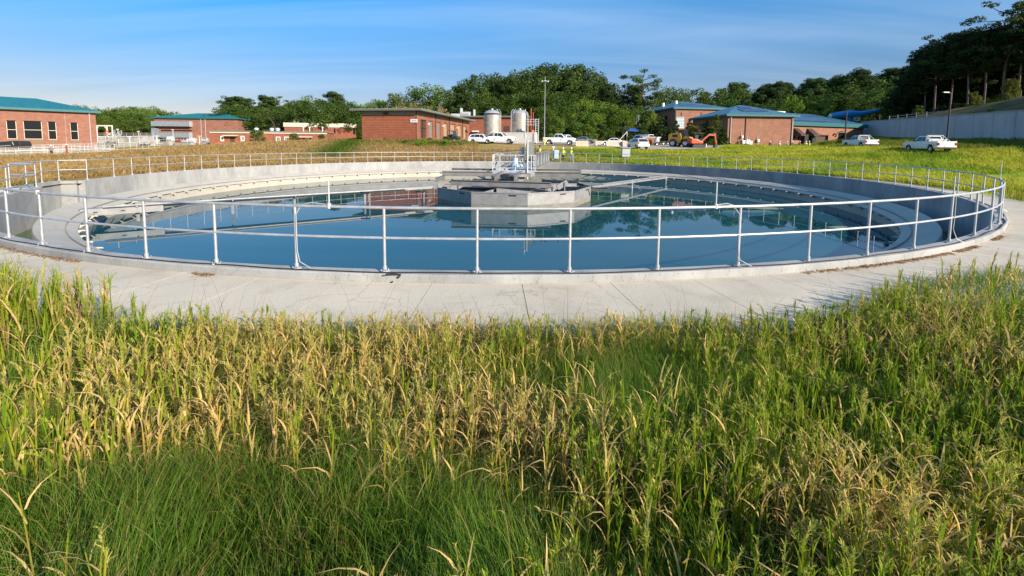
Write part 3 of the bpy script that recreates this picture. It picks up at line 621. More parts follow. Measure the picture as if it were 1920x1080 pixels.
# ------------------------------------------------------------------ buildings
class Bld:
    """local frame: x along the front (left to right), y into the depth, z up; origin = front left foot"""
    def __init__(s, name, label, pl, Dl, pr, Dr, zbase, cat='building'):
        a, b = at(pl, 260, Dl), at(pr, 260, Dr); s.w = math.hypot(b.x-a.x, b.y-a.y); s.ang = math.atan2(b.y-a.y, b.x-a.x)
        s.o = thing(name, label, cat, (a.x, a.y, zbase), s.ang); s.z0 = zbase; s.a = a; s.Dl = Dl; s.Dr = Dr; s.pl = pl; s.pr = pr
    def pt(s, px, py):        # local (x,z) on the front plane of a pixel
        d = ray(px, py); o = Vector((0, 0, CAMH)); n = Vector((math.sin(s.ang), -math.cos(s.ang), 0)); dv = Vector(d)
        t = (Vector((s.a.x, s.a.y, 0))-o).dot(n)/dv.dot(n); p = o+dv*t; q = p-Vector((s.a.x, s.a.y, 0))
        return q.x*math.cos(s.ang)+q.y*math.sin(s.ang), p.z-s.z0
    def rect(s, px0, py0, px1, py1):
        x0, z1 = s.pt(px0, py0); x1, _ = s.pt(px1, py0); _, z0 = s.pt((px0+px1)/2, py1); _, z1 = s.pt((px0+px1)/2, py0)
        return (x0, x1, z0, z1)
    def walls(s, m, h, depth, ops=(), sideops=(), x0=0.0, x1=None, zb=-2.0, dep=.22):
        x1 = s.w if x1 is None else x1
        b = MB().wall(x0, x1, zb, h, list(ops), 0.0, dep)
        side = MB().wall(0, depth, zb, h, list(sideops), 0.0, dep); side.xf(Matrix.Translation((x1, 0, 0))@Matrix.Rotation(PI/2, 4, 'Z')); b.add(side.v, side.f)
        b.quad((x1, depth, zb), (x0, depth, zb), (x0, depth, h), (x1, depth, h)); b.quad((x0, depth, zb), (x0, 0, zb), (x0, 0, h), (x0, depth, h))
        b.quad((x0, 0, h-.01), (x1, 0, h-.01), (x1, depth, h-.01), (x0, depth, h-.01))
        return b.build('wall', m, s.o, fixn=False)
    def hip(s, m, mf, h, depth, rise, ov=.6, inset=None, x0=0.0, x1=None, fas=.45):
        x1 = s.w if x1 is None else x1; X0, X1, Y0, Y1 = x0-ov, x1+ov, -ov, depth+ov
        ins = min((Y1-Y0)/2, (X1-X0)/2-.05) if inset is None else inset; ym = (Y0+Y1)/2
        zt = h+fas; r = MB().add([(X0,Y0,zt),(X1,Y0,zt),(X1,Y1,zt),(X0,Y1,zt),(X0+ins,ym,zt+rise),(X1-ins,ym,zt+rise)], [(0,1,5,4),(1,2,5),(2,3,4,5),(3,0,4)])
        # standing seams on the front slope
        k = X0+.6
        while k < X1-.3:
            t = min(1, (k-X0)/ins, (X1-k)/ins)
            r.beam((k,Y0+.02,zt+.02),(k,Y0+t*(ym-Y0)*.98,zt+rise*t*.98+.02), .05, .05); k += .6
        ro = r.build('roof', m, s.o, fixn=False)
        f = MB()
        f.bx(X0,X1,Y0,Y0+.12,h-.02,zt-.003).bx(X0,X1,Y1-.12,Y1,h-.02,zt-.003).bx(X0,X0+.12,Y0+.12,Y1-.12,h-.02,zt-.003).bx(X1-.12,X1,Y0+.12,Y1-.12,h-.02,zt-.003)
        f.bx(X0+.12,X1-.12,Y0+.12,Y1-.12,h-.015,h+.03); f.build('fascia', mf, s.o)
        return ro
    def window(s, r, m_frame, m_pane, rows=1, cols=1, fw=.09, inset=.10, proud=None, sill=None, side=False):
        x0, x1, z0, z1 = r; f = MB()
        y = inset
        f.bx(x0,x0+fw,y-.05,y+.05,z0,z1).bx(x1-fw,x1,y-.05,y+.05,z0,z1).bx(x0+fw,x1-fw,y-.05,y+.05,z0,z0+fw).bx(x0+fw,x1-fw,y-.05,y+.05,z1-fw,z1)
        for i in range(1, rows): z = z0+(z1-z0)*i/rows; f.bx(x0+fw,x1-fw,y-.045,y+.045,z-fw/2,z+fw/2)
        for i in range(1, cols): x = x0+(x1-x0)*i/cols; f.bx(x-fw/3,x+fw/3,y-.04,y+.04,z0+fw,z1-fw)
        if proud: p = proud; f.bx(x0-p,x0,-.04,.03,z0-p,z1+p).bx(x1,x1+p,-.04,.03,z0-p,z1+p).bx(x0,x1,-.04,.03,z1,z1+p).bx(x0,x1,-.05,.03,z0-p,z0)
        p = MB().quad((x0,y+.01,z0),(x1,y+.01,z0),(x1,y+.01,z1),(x0,y+.01,z1))
        if side:
            M = Matrix.Translation((s.w,0,0))@Matrix.Rotation(PI/2,4,'Z'); f.xf(M); p.xf(M)
        wo = f.build('window', m_frame, s.o); p.build('pane', m_pane, wo, fixn=False)
        return wo
    def part(s, mb, name, m, **k): return mb.build(name, m, s.o, **k)
    def pipe(s, px, z0, z1, m, r=.09, y=-.12):
        x = s.pt(px, 250)[0]; return s.part(MB().tube([(x,y,z0),(x,y,z1)], r, 8).box((x,y+.02,z1+.1),(.34,.26,.3)), 'downspout', m)
# --- A. big teal roofed hall at the left edge
b = Bld('pump_hall', 'large brick hall with teal metal roof and tall dark windows at the left edge', -120, 87, 182, 105, -0.6)
H = b.pt(182, 212)[1]-.05
zt0 = b.pt(90, 230)[1]; ops = []; wins = []
for (x0, x1) in ((11, 30), (43, 77), (89, 104.5), (131, 145.5)):
    for (ya, yb) in ((225.5, 242.5), (244, 261)): r = b.rect(x0, ya, x1, yb); ops.append(r); wins.append(r)
zc = [b.rect(10, 225.5, 31, 261), b.rect(131, 229.5, 146, 262)]
wins = []
ops = []
for (x0, x1, dy) in ((11, 30, 0), (43, 78, .8), (89, 105, 2.3), (131, 146, 4)):
    ops.append(b.rect(x0, 225.5+dy, x1, 260.5+dy*.5))
b.walls(brickP, H, 26, ops, dep=.5)
for r in ops: b.window(r, cream, glassm, rows=2, cols=1, fw=.10, inset=.42)
pnl = mat('brown_infill_panel', (0.20, 0.125, 0.07), .7, var=.1)
for r in ops: b.part(MB().bx(r[0]-.05, r[1]+.05, -.03, .05, r[2]-2.9, r[2]-.12), 'infill_panel', pnl)
for px in (123,): x = b.pt(px, 240)[0]; b.part(MB().bx(x-.03,x+.03,-.01,.05,0,H), 'expansion_joint', curbcon)
b.pipe(169.5, .2, H-.3, cabgrey, .08)
b.hip(teal, tealdk, H, 26, b.pt(60, 178)[1]*.0+3.0, ov=.9, inset=9.5, fas=.5)
# --- B. second teal roofed building with grey louvre bands
zb = g1(at(370,268,150).x, 150)-.2
b = Bld('screen_building', 'brick building with teal roof and two grey metal bands, left of the low offices', 291, 150, 447, 153, zb)
H = b.pt(370, 222.5)[1]
b.walls(brickP, H, 20)
b.hip(teal, tealdk, H, 20, 2.1, ov=.7, inset=9.2, fas=.35)
bandm = mat('zinc_band', (0.30, 0.345, 0.38), .35, .35, var=.3, scale=2.5, stretch=(2, 1, .3))
for (x0,y0,x1,y1) in ((291,228,360,237),(297,249,360,257.5)):
    r = b.rect(x0,y0,x1,y1); b.part(MB().bx(r[0]-(.4 if x0 < 295 else 0),r[1],-1.6,-.02,r[2],r[3]), 'metal_band', bandm)
    b.part(MB().bx(r[1]+.01,r[1]+.12,-1.65,-.02,r[2]-.1,r[3]+.15), 'band_end', cabgrey)
r = b.rect(290,228,297,262); b.part(MB().bx(r[0]-.4,r[1],-1.3,-.03,r[2],b.rect(0,237.3,1,240)[3]), 'metal_panel', bandm)
for px in (378, 386): b.pipe(px, .2, H-.3, cabgrey, .08)
r = b.rect(302,243,359,247); b.part(MB().bx(r[0],r[1],-.03,.02,r[2]+.2,r[3]-.1), 'window_strip', glassm)
# --- C. low flat roofed brick office with white framed windows
zb = g1(at(480,268,122).x, 122)-.1
b = Bld('office_block', 'low flat roofed brick office with white framed windows behind three shrubs', 396, 121, 612, 128, zb)
H = b.pt(480, 246.6)[1]; wn = [b.rect(414.5,256,418.5,263.5), b.rect(452.5,256,457,263.5), b.rect(518.5,257.5,524.5,264), b.rect(534,257.5,540,264), b.rect(561,257.5,565,264)]
dr = b.rect(431,256,440,268); dr = (dr[0],dr[1],0.0,dr[3]); dr2 = b.rect(571,258.5,580,268); dr2 = (dr2[0],dr2[1],0,dr2[3])
b.walls(brickO, H, 14, wn+[dr,dr2])
for r in wn: b.window(r, trim_w, glassm, rows=2, cols=2, fw=.07, proud=.17)
for r, m in ((dr, brown), (dr2, trim_w)):
    d = b.part(MB().bx(r[0],r[1],.10,.16,r[2],r[3]), 'door', m); MB().bx(r[1]-.22,r[1]-.12,.03,.10,1.0,1.2).build('handle', chrome, d)
    b.part(MB().bx(r[0]-1.2,r[1]+1.0,-1.5,-.01,r[3]+.12,r[3]+.34), 'canopy', cream)
b.part(MB().bx(-.35,b.w+.3,-.4,14,H,H+.16), 'roof', roofgrey); b.part(MB().bx(-.38,b.w+.33,-.45,-.402,H-.12,H+.2), 'fascia', gutter); b.part(MB().bx(-.2,b.w+.2,-.25,-.01,H-.5,H-.13), 'cream_band', cream)
for px in (514, 560, 588): b.pipe(px, .1, H-.3, gutter, .09)
for px, D in ((470,128),(500,127),(511.5,127)):
    x = b.pt(px,245)[0]; b.part(MB().lathe([(0,1.15),(.35,1.1),(.62,.9),(.66,.6),(.5,.55),(.5,0),(0,0)], c=(x,5,H+.1), n=16, closed=False), 'roof_vent', galvw, smooth=True)
for px in (563, 575, 600): x = b.pt(px,245)[0]; b.part(MB().tube([(x,4,H),(x,4,H+1.5)], .16, 8).tube([(x,4,H+1.4),(x,4,H+1.7)], .32, 8), 'roof_vent', galvw)
# --- D. brick block with cream parapet
zb = g1(at(600,266,150).x, 150)
b = Bld('laboratory_block', 'brick block with a broad cream parapet rising behind the low office', 534, 147, 667, 152, zb)
H = b.pt(600, 238.5)[1]; wn = [b.rect(625.5,241,629,250.5), b.rect(661.5,240,666,252)]
b.walls(brickO, H, 18, wn)
for r in wn: b.window(r, blackwin, glassm, rows=2, fw=.07)
b.part(MB().bx(-.25,b.w+.25,-.25,18.2,H,b.pt(600,231)[1]), 'parapet', cream)
for px, w_, h_ in ((563,.4,1.3),(577,3.0,1.0),(594,.7,2.8),(600,.3,2.5),(619,.2,2.0),(545,.6,.9),(552,.5,.7)):
    x = b.pt(px,235)[0]; zz = b.pt(600,231)[1]; b.part(MB().bx(x-w_/2,x+w_/2,5,6,zz,zz+h_), 'roof_unit', cabgrey)
b.part(MB().bx(b.pt(611,255)[0], b.w+3.4, -3.2,-2.6,-.2,b.pt(611,254.5)[1]-1.2), 'ramp_wall', cream)
# --- E. orange brick workshop with a row of roller doors
zb = g1(at(740,264,80).x, 80)-.05
b = Bld('workshop', 'long orange brick workshop with roller doors down its sunny side', 679, 79, 786.5, 80.5, zb)
H = b.pt(735, 209.5)[1]; Dp = 36.5
sp = b.pt(786.5, 250)
# depth of a side opening from its pixel column
def side_y(px):
    c, s_ = math.cos(b.ang), math.sin(b.ang); X0 = b.a.x+b.w*c; Y0 = b.a.y+b.w*s_; k = ray(px, 250)[0]/ray(px, 250)[1]
    # point (X0 - s*y, Y0 + c*y)
    return (k*Y0-X0)/(-s_-k*c)
b.ang0 = b.ang
# the side leans so that its far end is seen at px 880: rotate the building
best = None
for a in np.arange(-.25, .25, .002):
    b.ang = a; 
    try: y = side_y(880)
    except ZeroDivisionError: continue
    if y > 0 and (best is None or abs(y-Dp) < best[0]): best = (abs(y-Dp), a)
b.ang = best[1]; b.o.rotation_euler = (0, 0, b.ang)
def zs(py, px): return b.pt(px, py)[1]
so_ = []; kinds = []
for i, (x0, x1, kd) in enumerate(((788.5,800,'d'),(804,812.5,'r'),(819,826.5,'r'),(832,839.5,'t'),(844.5,853.5,'t'),(858.5,865.5,'t'),(869,874.5,'t'))):
    y0, y1 = side_y(x0), side_y(x1); so_.append((y0, y1, 0.0, 3.9)); kinds.append(kd)
b.walls(brickO, H, Dp, (), so_, dep=.35)
M_ = Matrix.Translation((b.w,0,0))@Matrix.Rotation(PI/2,4,'Z')
for r, kd in zip(so_, kinds):
    m = MB().bx(r[0],r[1],.25,.33,r[2],r[3])
    if kd != 'd':
        z = .3
        while z < r[3]: m.bx(r[0]+.02,r[1]-.02,.225,.25,z,z+.05); z += .4
    d = b.part(m.xf(M_), 'roller_door' if kd != 'd' else 'door', {'d': brown, 'r': greydoor, 't': tandoor}[kd])
    if kd == 'd':
        MB().bx((r[0]+r[1])/2-.06,(r[0]+r[1])/2+.06,.2,.25,0,r[3]).bx(r[0],r[1],.2,.25,2.3,2.42).xf(M_).build('door_bar', blackwin, d)
RF = MB().bx(-1.6,b.w+1.5,-1.2,Dp+.6,H+.02,H+.30)
b.part(RF, 'roof', gutter); b.part(MB().bx(-1.65,b.w+1.55,-1.25,Dp+.65,H+.305,H+.36), 'roof_edge', mat('pale_green_edge', (.33,.40,.33), .5, var=.1))
b.part(MB().bx(0.02,b.w+.03,-.04,-.003,H-.75,H), 'concrete_band', mat('band_concrete', (.33,.29,.23), .8, var=.15))
b.part(MB().bx(-.003,Dp,-.04,-.003,H-.7,H).xf(M_), 'concrete_band', MATS['band_concrete'])
for y in (.15, side_y(816), side_y(842), side_y(867)): b.part(MB().tube([(y,-.1,0),(y,-.1,H)], .1, 8).xf(M_), 'downspout', brown)
for px in (724,):
    x, z = b.pt(px, 213.2); b.part(MB().bx(x-.35,x+.35,-.45,-.05,z-.15,z+.2), 'wall_lamp', dark)
for px in (802.5, 830, 856.5): y = side_y(px); b.part(MB().bx(y-.2,y+.2,-.3,-.02,3.0,3.4).xf(M_), 'wall_lamp', cream)
# dotted rows of projecting brick headers on the gable
hd = MB()
z = .75
while z < H-1.0:
    x = .25
    while x < b.w-.2: hd.bx(x,x+.16,-.055,.0,z,z+.085); x += .36
    z += .43
b.part(hd, 'brick_headers', mat('raised_brick', (.52,.16,.07), .9, var=.12, scale=5))
r = b.rect(770,223.5,783,229.5); sg = b.part(MB().bx(r[0],r[1],-.12,-.06,r[2],r[3]), 'sign', white)
sgm = MB()
for j, (x0, x1) in enumerate(((.18,.86),(.12,.5),(.56,.9))):
    w_ = r[1]-r[0]; zz = r[3]-(.22 if j == 0 else .5)*(r[3]-r[2])-.12; x = r[0]+x0*w_
    while x < r[0]+x1*w_: sgm.bx(x,x+.07,-.128,-.121,zz,zz+.11); x += .1
sgm.build('lettering', mat('sign_ink', (.1,.16,.3), .6, var=0), sg)
# --- F. flat roofed building behind the steel tanks
zb = g1(at(930,264,122).x, 122)
b = Bld('blower_building', 'flat roofed red brick building half hidden behind the two steel tanks', 868, 121, 988, 119, zb)
H = b.pt(930, 220)[1]
r = b.rect(888,222,897,228); b.walls(brickO, H, 16, ())
b.part(MB().bx(-.6,b.w+.6,-.7,16.5,H,H+.4), 'roof', gutter)
b.part(MB().bx(b.rect(888,221,898,227)[0],b.rect(888,221,898,227)[1],-2.2,-.02,2.6,2.9), 'canopy', trim_w)
for px, w_, h_ in ((857,5.0,.8),(869,2.4,1.3),(859,.3,2.4),(884,.2,2)): x = b.pt(px,215)[0]; b.part(MB().bx(x-w_/2,x+w_/2,3,5,H+.4,H+.4+h_), 'roof_unit', galvw)
b.part(MB().bx(b.pt(950,240)[0]-.8,b.pt(950,240)[0]+.8,-.06,-.003,0,4.2), 'door', brown)
# --- G. right rear building with hip roof and solar panels
zb = g1(at(1300,264,122).x, 122)-.3
def pv(b, h, rise, depth, ov, ins, fas, segs, x0=0.0, x1=None):
    """solar arrays on the front slope: segs = (u0,u1,t0,t1) in metres along the eave and slope share"""
    Y0 = -ov; ym = depth/2; zt = h+fas; m = MB(); k = rise/(ym-Y0)
    for (u0, u1, t0, t1) in segs:
        n = max(1, round((u1-u0)/1.1))
        for i in range(n):
            a, c = lerp(u0, u1, i/n)+.03, lerp(u0, u1, (i+1)/n)-.03; q = max(1, round((t1-t0)*(ym-Y0)/1.7))
            for j in range(q):
                s0, s1 = lerp(t0, t1, j/q)+.004, lerp(t0, t1, (j+1)/q)-.004; ya, yb = Y0+s0*(ym-Y0), Y0+s1*(ym-Y0); za, zc = zt+rise*s0+.14, zt+rise*s1+.14
                m.add([(a,ya,za),(c,ya,za),(c,yb,zc),(a,yb,zc),(a,ya,za-.05),(c,ya,za-.05),(c,yb,zc-.05),(a,yb,zc-.05)], [(0,1,2,3),(7,6,5,4),(0,4,5,1),(1,5,6,2),(2,6,7,3),(3,7,4,0)])
    return b.part(m, 'solar_array', pvm, fixn=False)
b = Bld('generator_building', 'tall tan brick building with teal hip roof and solar panels behind the dark cedars', 1263, 120, 1364, 122, zb)
H = b.pt(1310, 205)[1]; wn = [b.rect(1275.5,211,1278.5,217), b.rect(1312.5,211,1315.5,217), b.rect(1269,219.5,1284,240), b.rect(1306.5,220,1322,236)]
b.walls(brickB, H, 22, wn)
b.window(wn[0], brown, brown, fw=.06); b.window(wn[1], brown, brown, fw=.06)
b.window(wn[2], trim_w, mat('pale_glass', (.35,.45,.5), .1, var=.1), rows=4, cols=4, fw=.09); b.window(wn[3], blackwin, glassm, rows=2, cols=2)
b.hip(teal2, tealdk, H, 22, 2.7, ov=.6, fas=.4, inset=6.6); pv(b, H, 2.7, 22, .6, 6.6, .4, ((3.0,12.3,.22,.42),(4.8,9.3,.50,.72)))
for px in (1265, 1362): b.pipe(px, 0, H-.3, tealdk, .1)
for y_ in (4, 8.5, 13): b.part(MB().bx(-.04,.02,y_,y_+1.6,2.5,7.2), 'window', glassm)
for px, y_ in ((1243.5, 14), (1267.5, 9)):
    p = at(px, 190, 118+y_); c, s_ = math.cos(-b.ang), math.sin(-b.ang); dxx, dyy = p.x-b.a.x, p.y-b.a.y
    lx, ly = dxx*c-dyy*s_, dxx*s_+dyy*c; b.part(MB().tube([(lx,ly,H-3.5),(lx,ly,H+2.7 if px < 1250 else H+2.9)], .42, 14), 'exhaust_stack', trim_w)
# --- H. front right building
zb = g1(at(1425,274,90).x, 90)-.1
b = Bld('filter_building', 'tan brick hip roofed building with solar panels, front one of the right group', 1363.5, 90, 1486.5, 91, zb)
H = b.pt(1425, 218.5)[1]
b.walls(brickB, H, 15)
b.hip(teal2, tealdk, H, 15, 2.55, ov=.75, fas=.35, inset=7.0); pv(b, H, 2.55, 15, .75, 7.0, .35, ((4.0,9.6,.28,.55),(5.2,8.0,.62,.84)))
for px in (1369, 1484): b.pipe(px, 0, H-.3, cabgrey, .09)
x = b.pt(1397.5,240)[0]; b.part(MB().tube([(x,-.1,.8),(x,-.1,H)], .07, 8), 'conduit', brown)
x = b.pt(1425,240)[0]; b.part(MB().bx(x-.02,x+.02,-.01,.05,.1,H), 'expansion_joint', curbcon)
for px, z, w_, m in ((1390,1.9,.35,white),(1393,.85,.55,white),(1401,.9,.7,white),(1406,.7,.7,cabgrey),(1420.5,1.15,.45,trim_w),(1384.5,.6,.4,brown)):
    x = b.pt(px,260)[0]; b.part(MB().bx(x-w_/2,x+w_/2,-.45,-.03,z-w_/2,z+w_/2+.1).tube([(x-.1,-.1,z),(x-.1,-.1,z+1.1)], .035, 6).tube([(x,-.3,0),(x,-.3,z)], .04, 6), 'meter_box', m)
# --- I. long low wing with a wide solar roof
zb = g1(at(1550,276,95).x, 95)-.2
b = Bld('press_building', 'low tan brick wing with a wide solar covered roof between filter building and retaining wall', 1486.5, 94, 1618, 104, zb)
H = b.pt(1550, 237.5)[1]
wn = [b.rect(1487.5,248,1501.5,263), b.rect(1572,248.5,1585,262)]; gd = b.rect(1525.5,254,1552.5,277); gd = (gd[0],gd[1],0,gd[3])
b.walls(brickB, H, 17, wn+[gd], dep=.5)
for r in wn: b.window(r, blackwin, glassm, rows=2, cols=3, inset=.3)
d = b.part(MB().bx(gd[0],gd[1],.42,.49,0,gd[3]), 'roller_door', brown); b.part(MB().bx(gd[0]-.15,gd[0],-.04,.4,0,gd[3]).bx(gd[1],gd[1]+.15,-.04,.4,0,gd[3]).bx(gd[0]-.15,gd[1]+.15,-.04,.4,gd[3],gd[3]+.2), 'door_frame', brown)
b.hip(teal2, tealdk, H, 17, 2.75, ov=.6, fas=.75, inset=7.0, x0=-2); b.part(MB().bx(2.5,9.0,8.2,8.9,H+3.45,H+3.8), 'ridge_cap', trim_w)
pv(b, H, 2.75, 17, .6, 7, .75, ((.3,10.8,.10,.88),(10.8,12.2,.10,.5)))
for (x0, x1) in ((1474.5,1487.5),(1512,1522.5)):
    c0, c1 = b.pt(x0,250)[0], b.pt(x1,250)[0]; za = b.pt(1500,240.5)[1]; zc = b.pt(1500,255)[1]
    if c0 < 0: c0, c1 = .1, 1.6
    m = MB(); m.add([(c0,-.02,za),(c1,-.02,za),(c1,-1.7,zc+.25),(c0,-1.7,zc+.25),(c0,-.02,zc),(c1,-.02,zc),(c1,-1.7,zc),(c0,-1.7,zc)], [(0,1,2,3),(3,2,6,7),(0,3,7,4),(1,5,6,2),(4,7,6,5)])
    b.part(m, 'awning', brown)
x, z = b.pt(1567,247.5); b.part(MB().tube([(x,-.05,z-1.2),(x,-.5,z),(x,-1.2,z+.1)], .05, 6).box((x,-1.3,z+.1),(.5,.5,.15)).tube([(x,-.05,z-1.2),(x-.6,-.4,z-.5)], .05, 6).box((x-.7,-.45,z-.5),(.5,.4,.15)), 'wall_lamp', dark)
x = b.pt(1505,260)[0]; b.part(MB().bx(x-.7,x+.5,-.9,-.05,0,1.8), 'equipment_box', dark); b.part(MB().bx(x+2,x+3.2,-.8,-.05,0,1.5), 'equipment_box', dark)
# ------------------------------------------------------------------ retaining wall and hill
WA, WB = at(1613,253,108), at(1920,264,62); WA2 = WA; WD = (WB-WA); WB2 = WB+WD*1.1
zta, ztb = at(1613,229,108).z, at(1920,207,62).z
rw = thing('retaining_wall', 'long pale grey concrete retaining wall climbing towards the right edge', 'wall', (WA.x, WA.y, 0))
dirw = Vector((WD.x, WD.y, 0)); Lw = dirw.length; dirw.normalize(); nw = Vector((-dirw.y, dirw.x, 0))   # nw points away (east)
if nw.x < 0: nw = -nw
def wtop(t): return lerp(zta, ztb, t)+.0
m = MB(); ns = 24
for i in range(ns):
    t0, t1 = i/ns*2.1, (i+1)/ns*2.1; a, c = dirw*(t0*Lw+.03), dirw*(t1*Lw-.03)
    z0, z1 = wtop(t0), wtop(t1); e = nw*.4
    m.add([a+Vector((0,0,0)), c+Vector((0,0,0)), c+e, a+e, a+Vector((0,0,z0)), c+Vector((0,0,z1)), c+e+Vector((0,0,z1)), a+e+Vector((0,0,z0))], [(0,1,5,4),(1,2,6,5),(2,3,7,6),(3,0,4,7),(4,5,6,7)])
m.build('wall_panel', mat('wall_concrete', (.52,.53,.53), .85, col2=(.42,.43,.43), scale=.35, stretch=(1,1,.25), bump=.1, spec=.2, detail=9), rw)
m = MB()
m.beam(Vector((0,0,zta+.08))+nw*.2, dirw*(2.1*Lw)+Vector((0,0,wtop(2.1)+.08))+nw*.2, .55, .16); m.build('coping', concrete, rw)
weather(MATS['wall_concrete'], blot=(.62,.61,.58), bscale=.35, blo=.48, bhi=.72, stretch=(1,1,.3))
# return of the wall at its north end
MB().beam(Vector((0,0,zta/2+.5))+nw*.42, nw*14+Vector((0,0,zta/2+.5)), .4, zta-1).build('wall_return', MATS['wall_concrete'], rw)
def hz(t, s):     # hill height at share t along the wall, s metres behind it
    tt = np.clip(t, 0, 2.1); return wtop(tt)-.12+sm(0, 9, s)*(0.25+3.3*np.clip(t, 0, 1.6))+.07*np.maximum(s, 0)
hv = []; hf = []; nT, nS = 50, 30
for i in range(nT+1):
    t_ = -.9+3.0*i/nT
    for j in range(nS+1):
        s_ = .38+(j/nS)**1.6*170; p = Vector((WA.x, WA.y, 0))+dirw*(t_*Lw)+nw*s_
        z = float(hz(t_, s_))+.35*(random.random()-.5)*min(1, s_/4)
        if t_ < 0: z = lerp(z, g1(p.x, p.y)-.2, min(1, -t_/.25))
        hv.append((p.x, p.y, z))
for i in range(nT):
    for j in range(nS): a = i*(nS+1)+j; hf.append((a, a+1, a+nS+2, a+nS+1))
hm = mat('hillside_ground', (.17,.115,.055), .95, col2=(.075,.085,.02), scale=.35, bump=.8, bscale=2, spec=.1, lo=.4, hi=.6)
o = MB().add(hv, hf).build('hillside', hm, smooth=True); tag(o, 'brown and green slope behind the retaining wall under the pines', 'hill', kind='structure')
def hill_at(x, y):
    q = Vector((x-WA.x, y-WA.y, 0)); t_ = q.dot(dirw)/Lw; s_ = q.dot(nw); return (float(hz(t_, s_)) if t_ > 0 and s_ > 0 else g1(x, y)), s_
# ------------------------------------------------------------------ steel tanks, containment, poles, plant bits
for px, D, lab in ((922.5, 92, 'stainless steel silo with ladder, left one of the pair behind the white bund wall'), (974.5, 92, 'stainless steel silo with ladder at its left, right one of the pair')):
    p = ground_at(px, D); ztop = at(px, 204.5, D).z-p.z; R_ = 31.5/2*D/FPX
    e = thing('steel_silo', lab, 'silo', p)
    pr = [(0,.3),(R_,.3)]; z = .3
    hh = ztop-.95
    while z < hh-.3:
        z2 = min(z+1.05, hh); pr += [(R_,z2-.05),(R_+.035,z2-.04),(R_+.035,z2),(R_,z2+.01)]; z = z2
    MB().lathe(pr, n=40, closed=False).build('shell', mat('silo_steel', (.56,.52,.46), .42, .35, col2=(.36,.31,.25), scale=1.2, stretch=(1,1,.8), spec=.5) if 'silo_steel' not in MATS else MATS['silo_steel'], e, smooth=True)
    MB().lathe([(R_,hh),(R_*.8,hh+.42),(R_*.4,hh+.72),(0,hh+.8)], n=40, closed=False).build('dome', galv, e, smooth=True)
    MB().lathe([(.22,hh+.6),(.22,hh+1.05),(0,hh+1.1)], n=12, closed=False).lathe([(0,0),(.1,0),(.1,.4),(0,.4)], c=(R_*.6,-.2,hh+.45), n=8, closed=False).build('hatch', galvw, e, smooth=True)
    sx = 1 if px < 950 else -1; lx = sx*(R_*.92); m = MB()
    for dx_ in (-.22, .22): m.tube([(lx+dx_,-R_*.55,.3),(lx+dx_,-R_*.55,hh+.3),(lx*.7+dx_,-R_*.3,hh+.9)], .045, 6)
    z = .6
    while z < hh: m.tube([(lx-.22,-R_*.55,z),(lx+.22,-R_*.55,z)], .025, 5); z += .45
    m.build('ladder', galvw, e)
    MB().bx(-R_*.8,R_*.8,-R_*.8,R_*.8,-.5,.3).build('plinth', concrete, e)
a, c = at(925,262,86), at(1005,262,83); za = g1(a.x,a.y)-.2
e = thing('bund_wall', 'low white containment wall in front of the two steel silos', 'wall', (a.x,a.y,za)); d = Vector((c.x-a.x,c.y-a.y,0)); ht = at(960,249,84.5).z-za
MB().beam((0,0,ht/2),d+Vector((0,0,ht/2)),.35,ht).beam((0,.2,ht/2),(-1.5,16,ht/2),.33,ht-.01).beam(d+Vector((0,.2,ht/2)),d+Vector((1.0,16,ht/2)),.33,ht-.01).build('wall_panel', mat('white_bund', (.74,.69,.62), .8, col2=(.62,.58,.52), scale=.6), e)
MB().beam((0,0,ht+.05),d+Vector((0,0,ht+.05)),.45,.1).build('coping', trim_w, e)
# platform and ladder cage east of the silos
p = ground_at(1000, 88); e = thing('access_ladder', 'white caged ladder platform between the right silo and the mast', 'ladder', p); zt = at(1000,224,88).z-p.z
xw = 1.6
MB().bx(-xw,xw*.6,-.6,.6,zt-1.15,zt-1.05).build('landing', galv, e)
for x in (-xw,-.6,.1,xw*.6): MB().tube([(x,-.6,zt-1.1),(x,-.6,zt)], .045, 6).build('rail_post', galvw, e)
MB().tube([(-xw,-.6,zt),(xw*.6,-.6,zt)], .045, 6).tube([(-xw,-.6,zt-.5),(xw*.6,-.6,zt-.5)], .04, 6).build('rail_pipe', galvw, e)
for x in (.35, .95): MB().tube([(x,-.75,0),(x,-.75,zt+.1)], .06, 6).build('ladder_rail', galvw, e)
m = MB(); z = .3
while z < zt: m.tube([(.35,-.75,z),(.95,-.75,z)], .03, 5); z += .35
m.build('rungs', galvw, e)
p = ground_at(995, 90); e = thing('pipe_stack', 'rust red pipe rack with an orange valve beside the right silo', 'pipework', p); zt = at(995,203,90).z-p.z
MB().tube([(0,0,0),(0,0,zt)], .16, 8).tube([(.45,0,0),(.45,0,zt-.8)], .12, 8).tube([(0,0,zt-2),(.45,0,zt-2)], .08, 8).tube([(0,0,2.4),(.9,0,2.4)], .1, 8).build('riser_pipe', rust, e)
MB().lathe([(0,-.5),(.4,-.35),(.5,0),(.4,.35),(0,.5)], c=(.25,-.4,2.1), n=14, closed=False).build('valve_body', orange, e, smooth=True)
def bollard(px, D, lab):
    p = ground_at(px, D); e = thing('bollard', lab, 'bollard', p); MB().tube([(0,0,-.2),(0,0,1.1),(0,0,1.18)], [.13,.13,.05], 10).build('post', mat('bollard_yellow', (.72,.62,.05), .5, var=.1) if 'bollard_yellow' not in MATS else MATS['bollard_yellow'], e, smooth=True)
bollard(1021, 78, 'yellow bollard at the foot of the tall lamp mast, nearer the silos'); bollard(1025, 80, 'yellow bollard between the tall lamp mast and the white pickup')
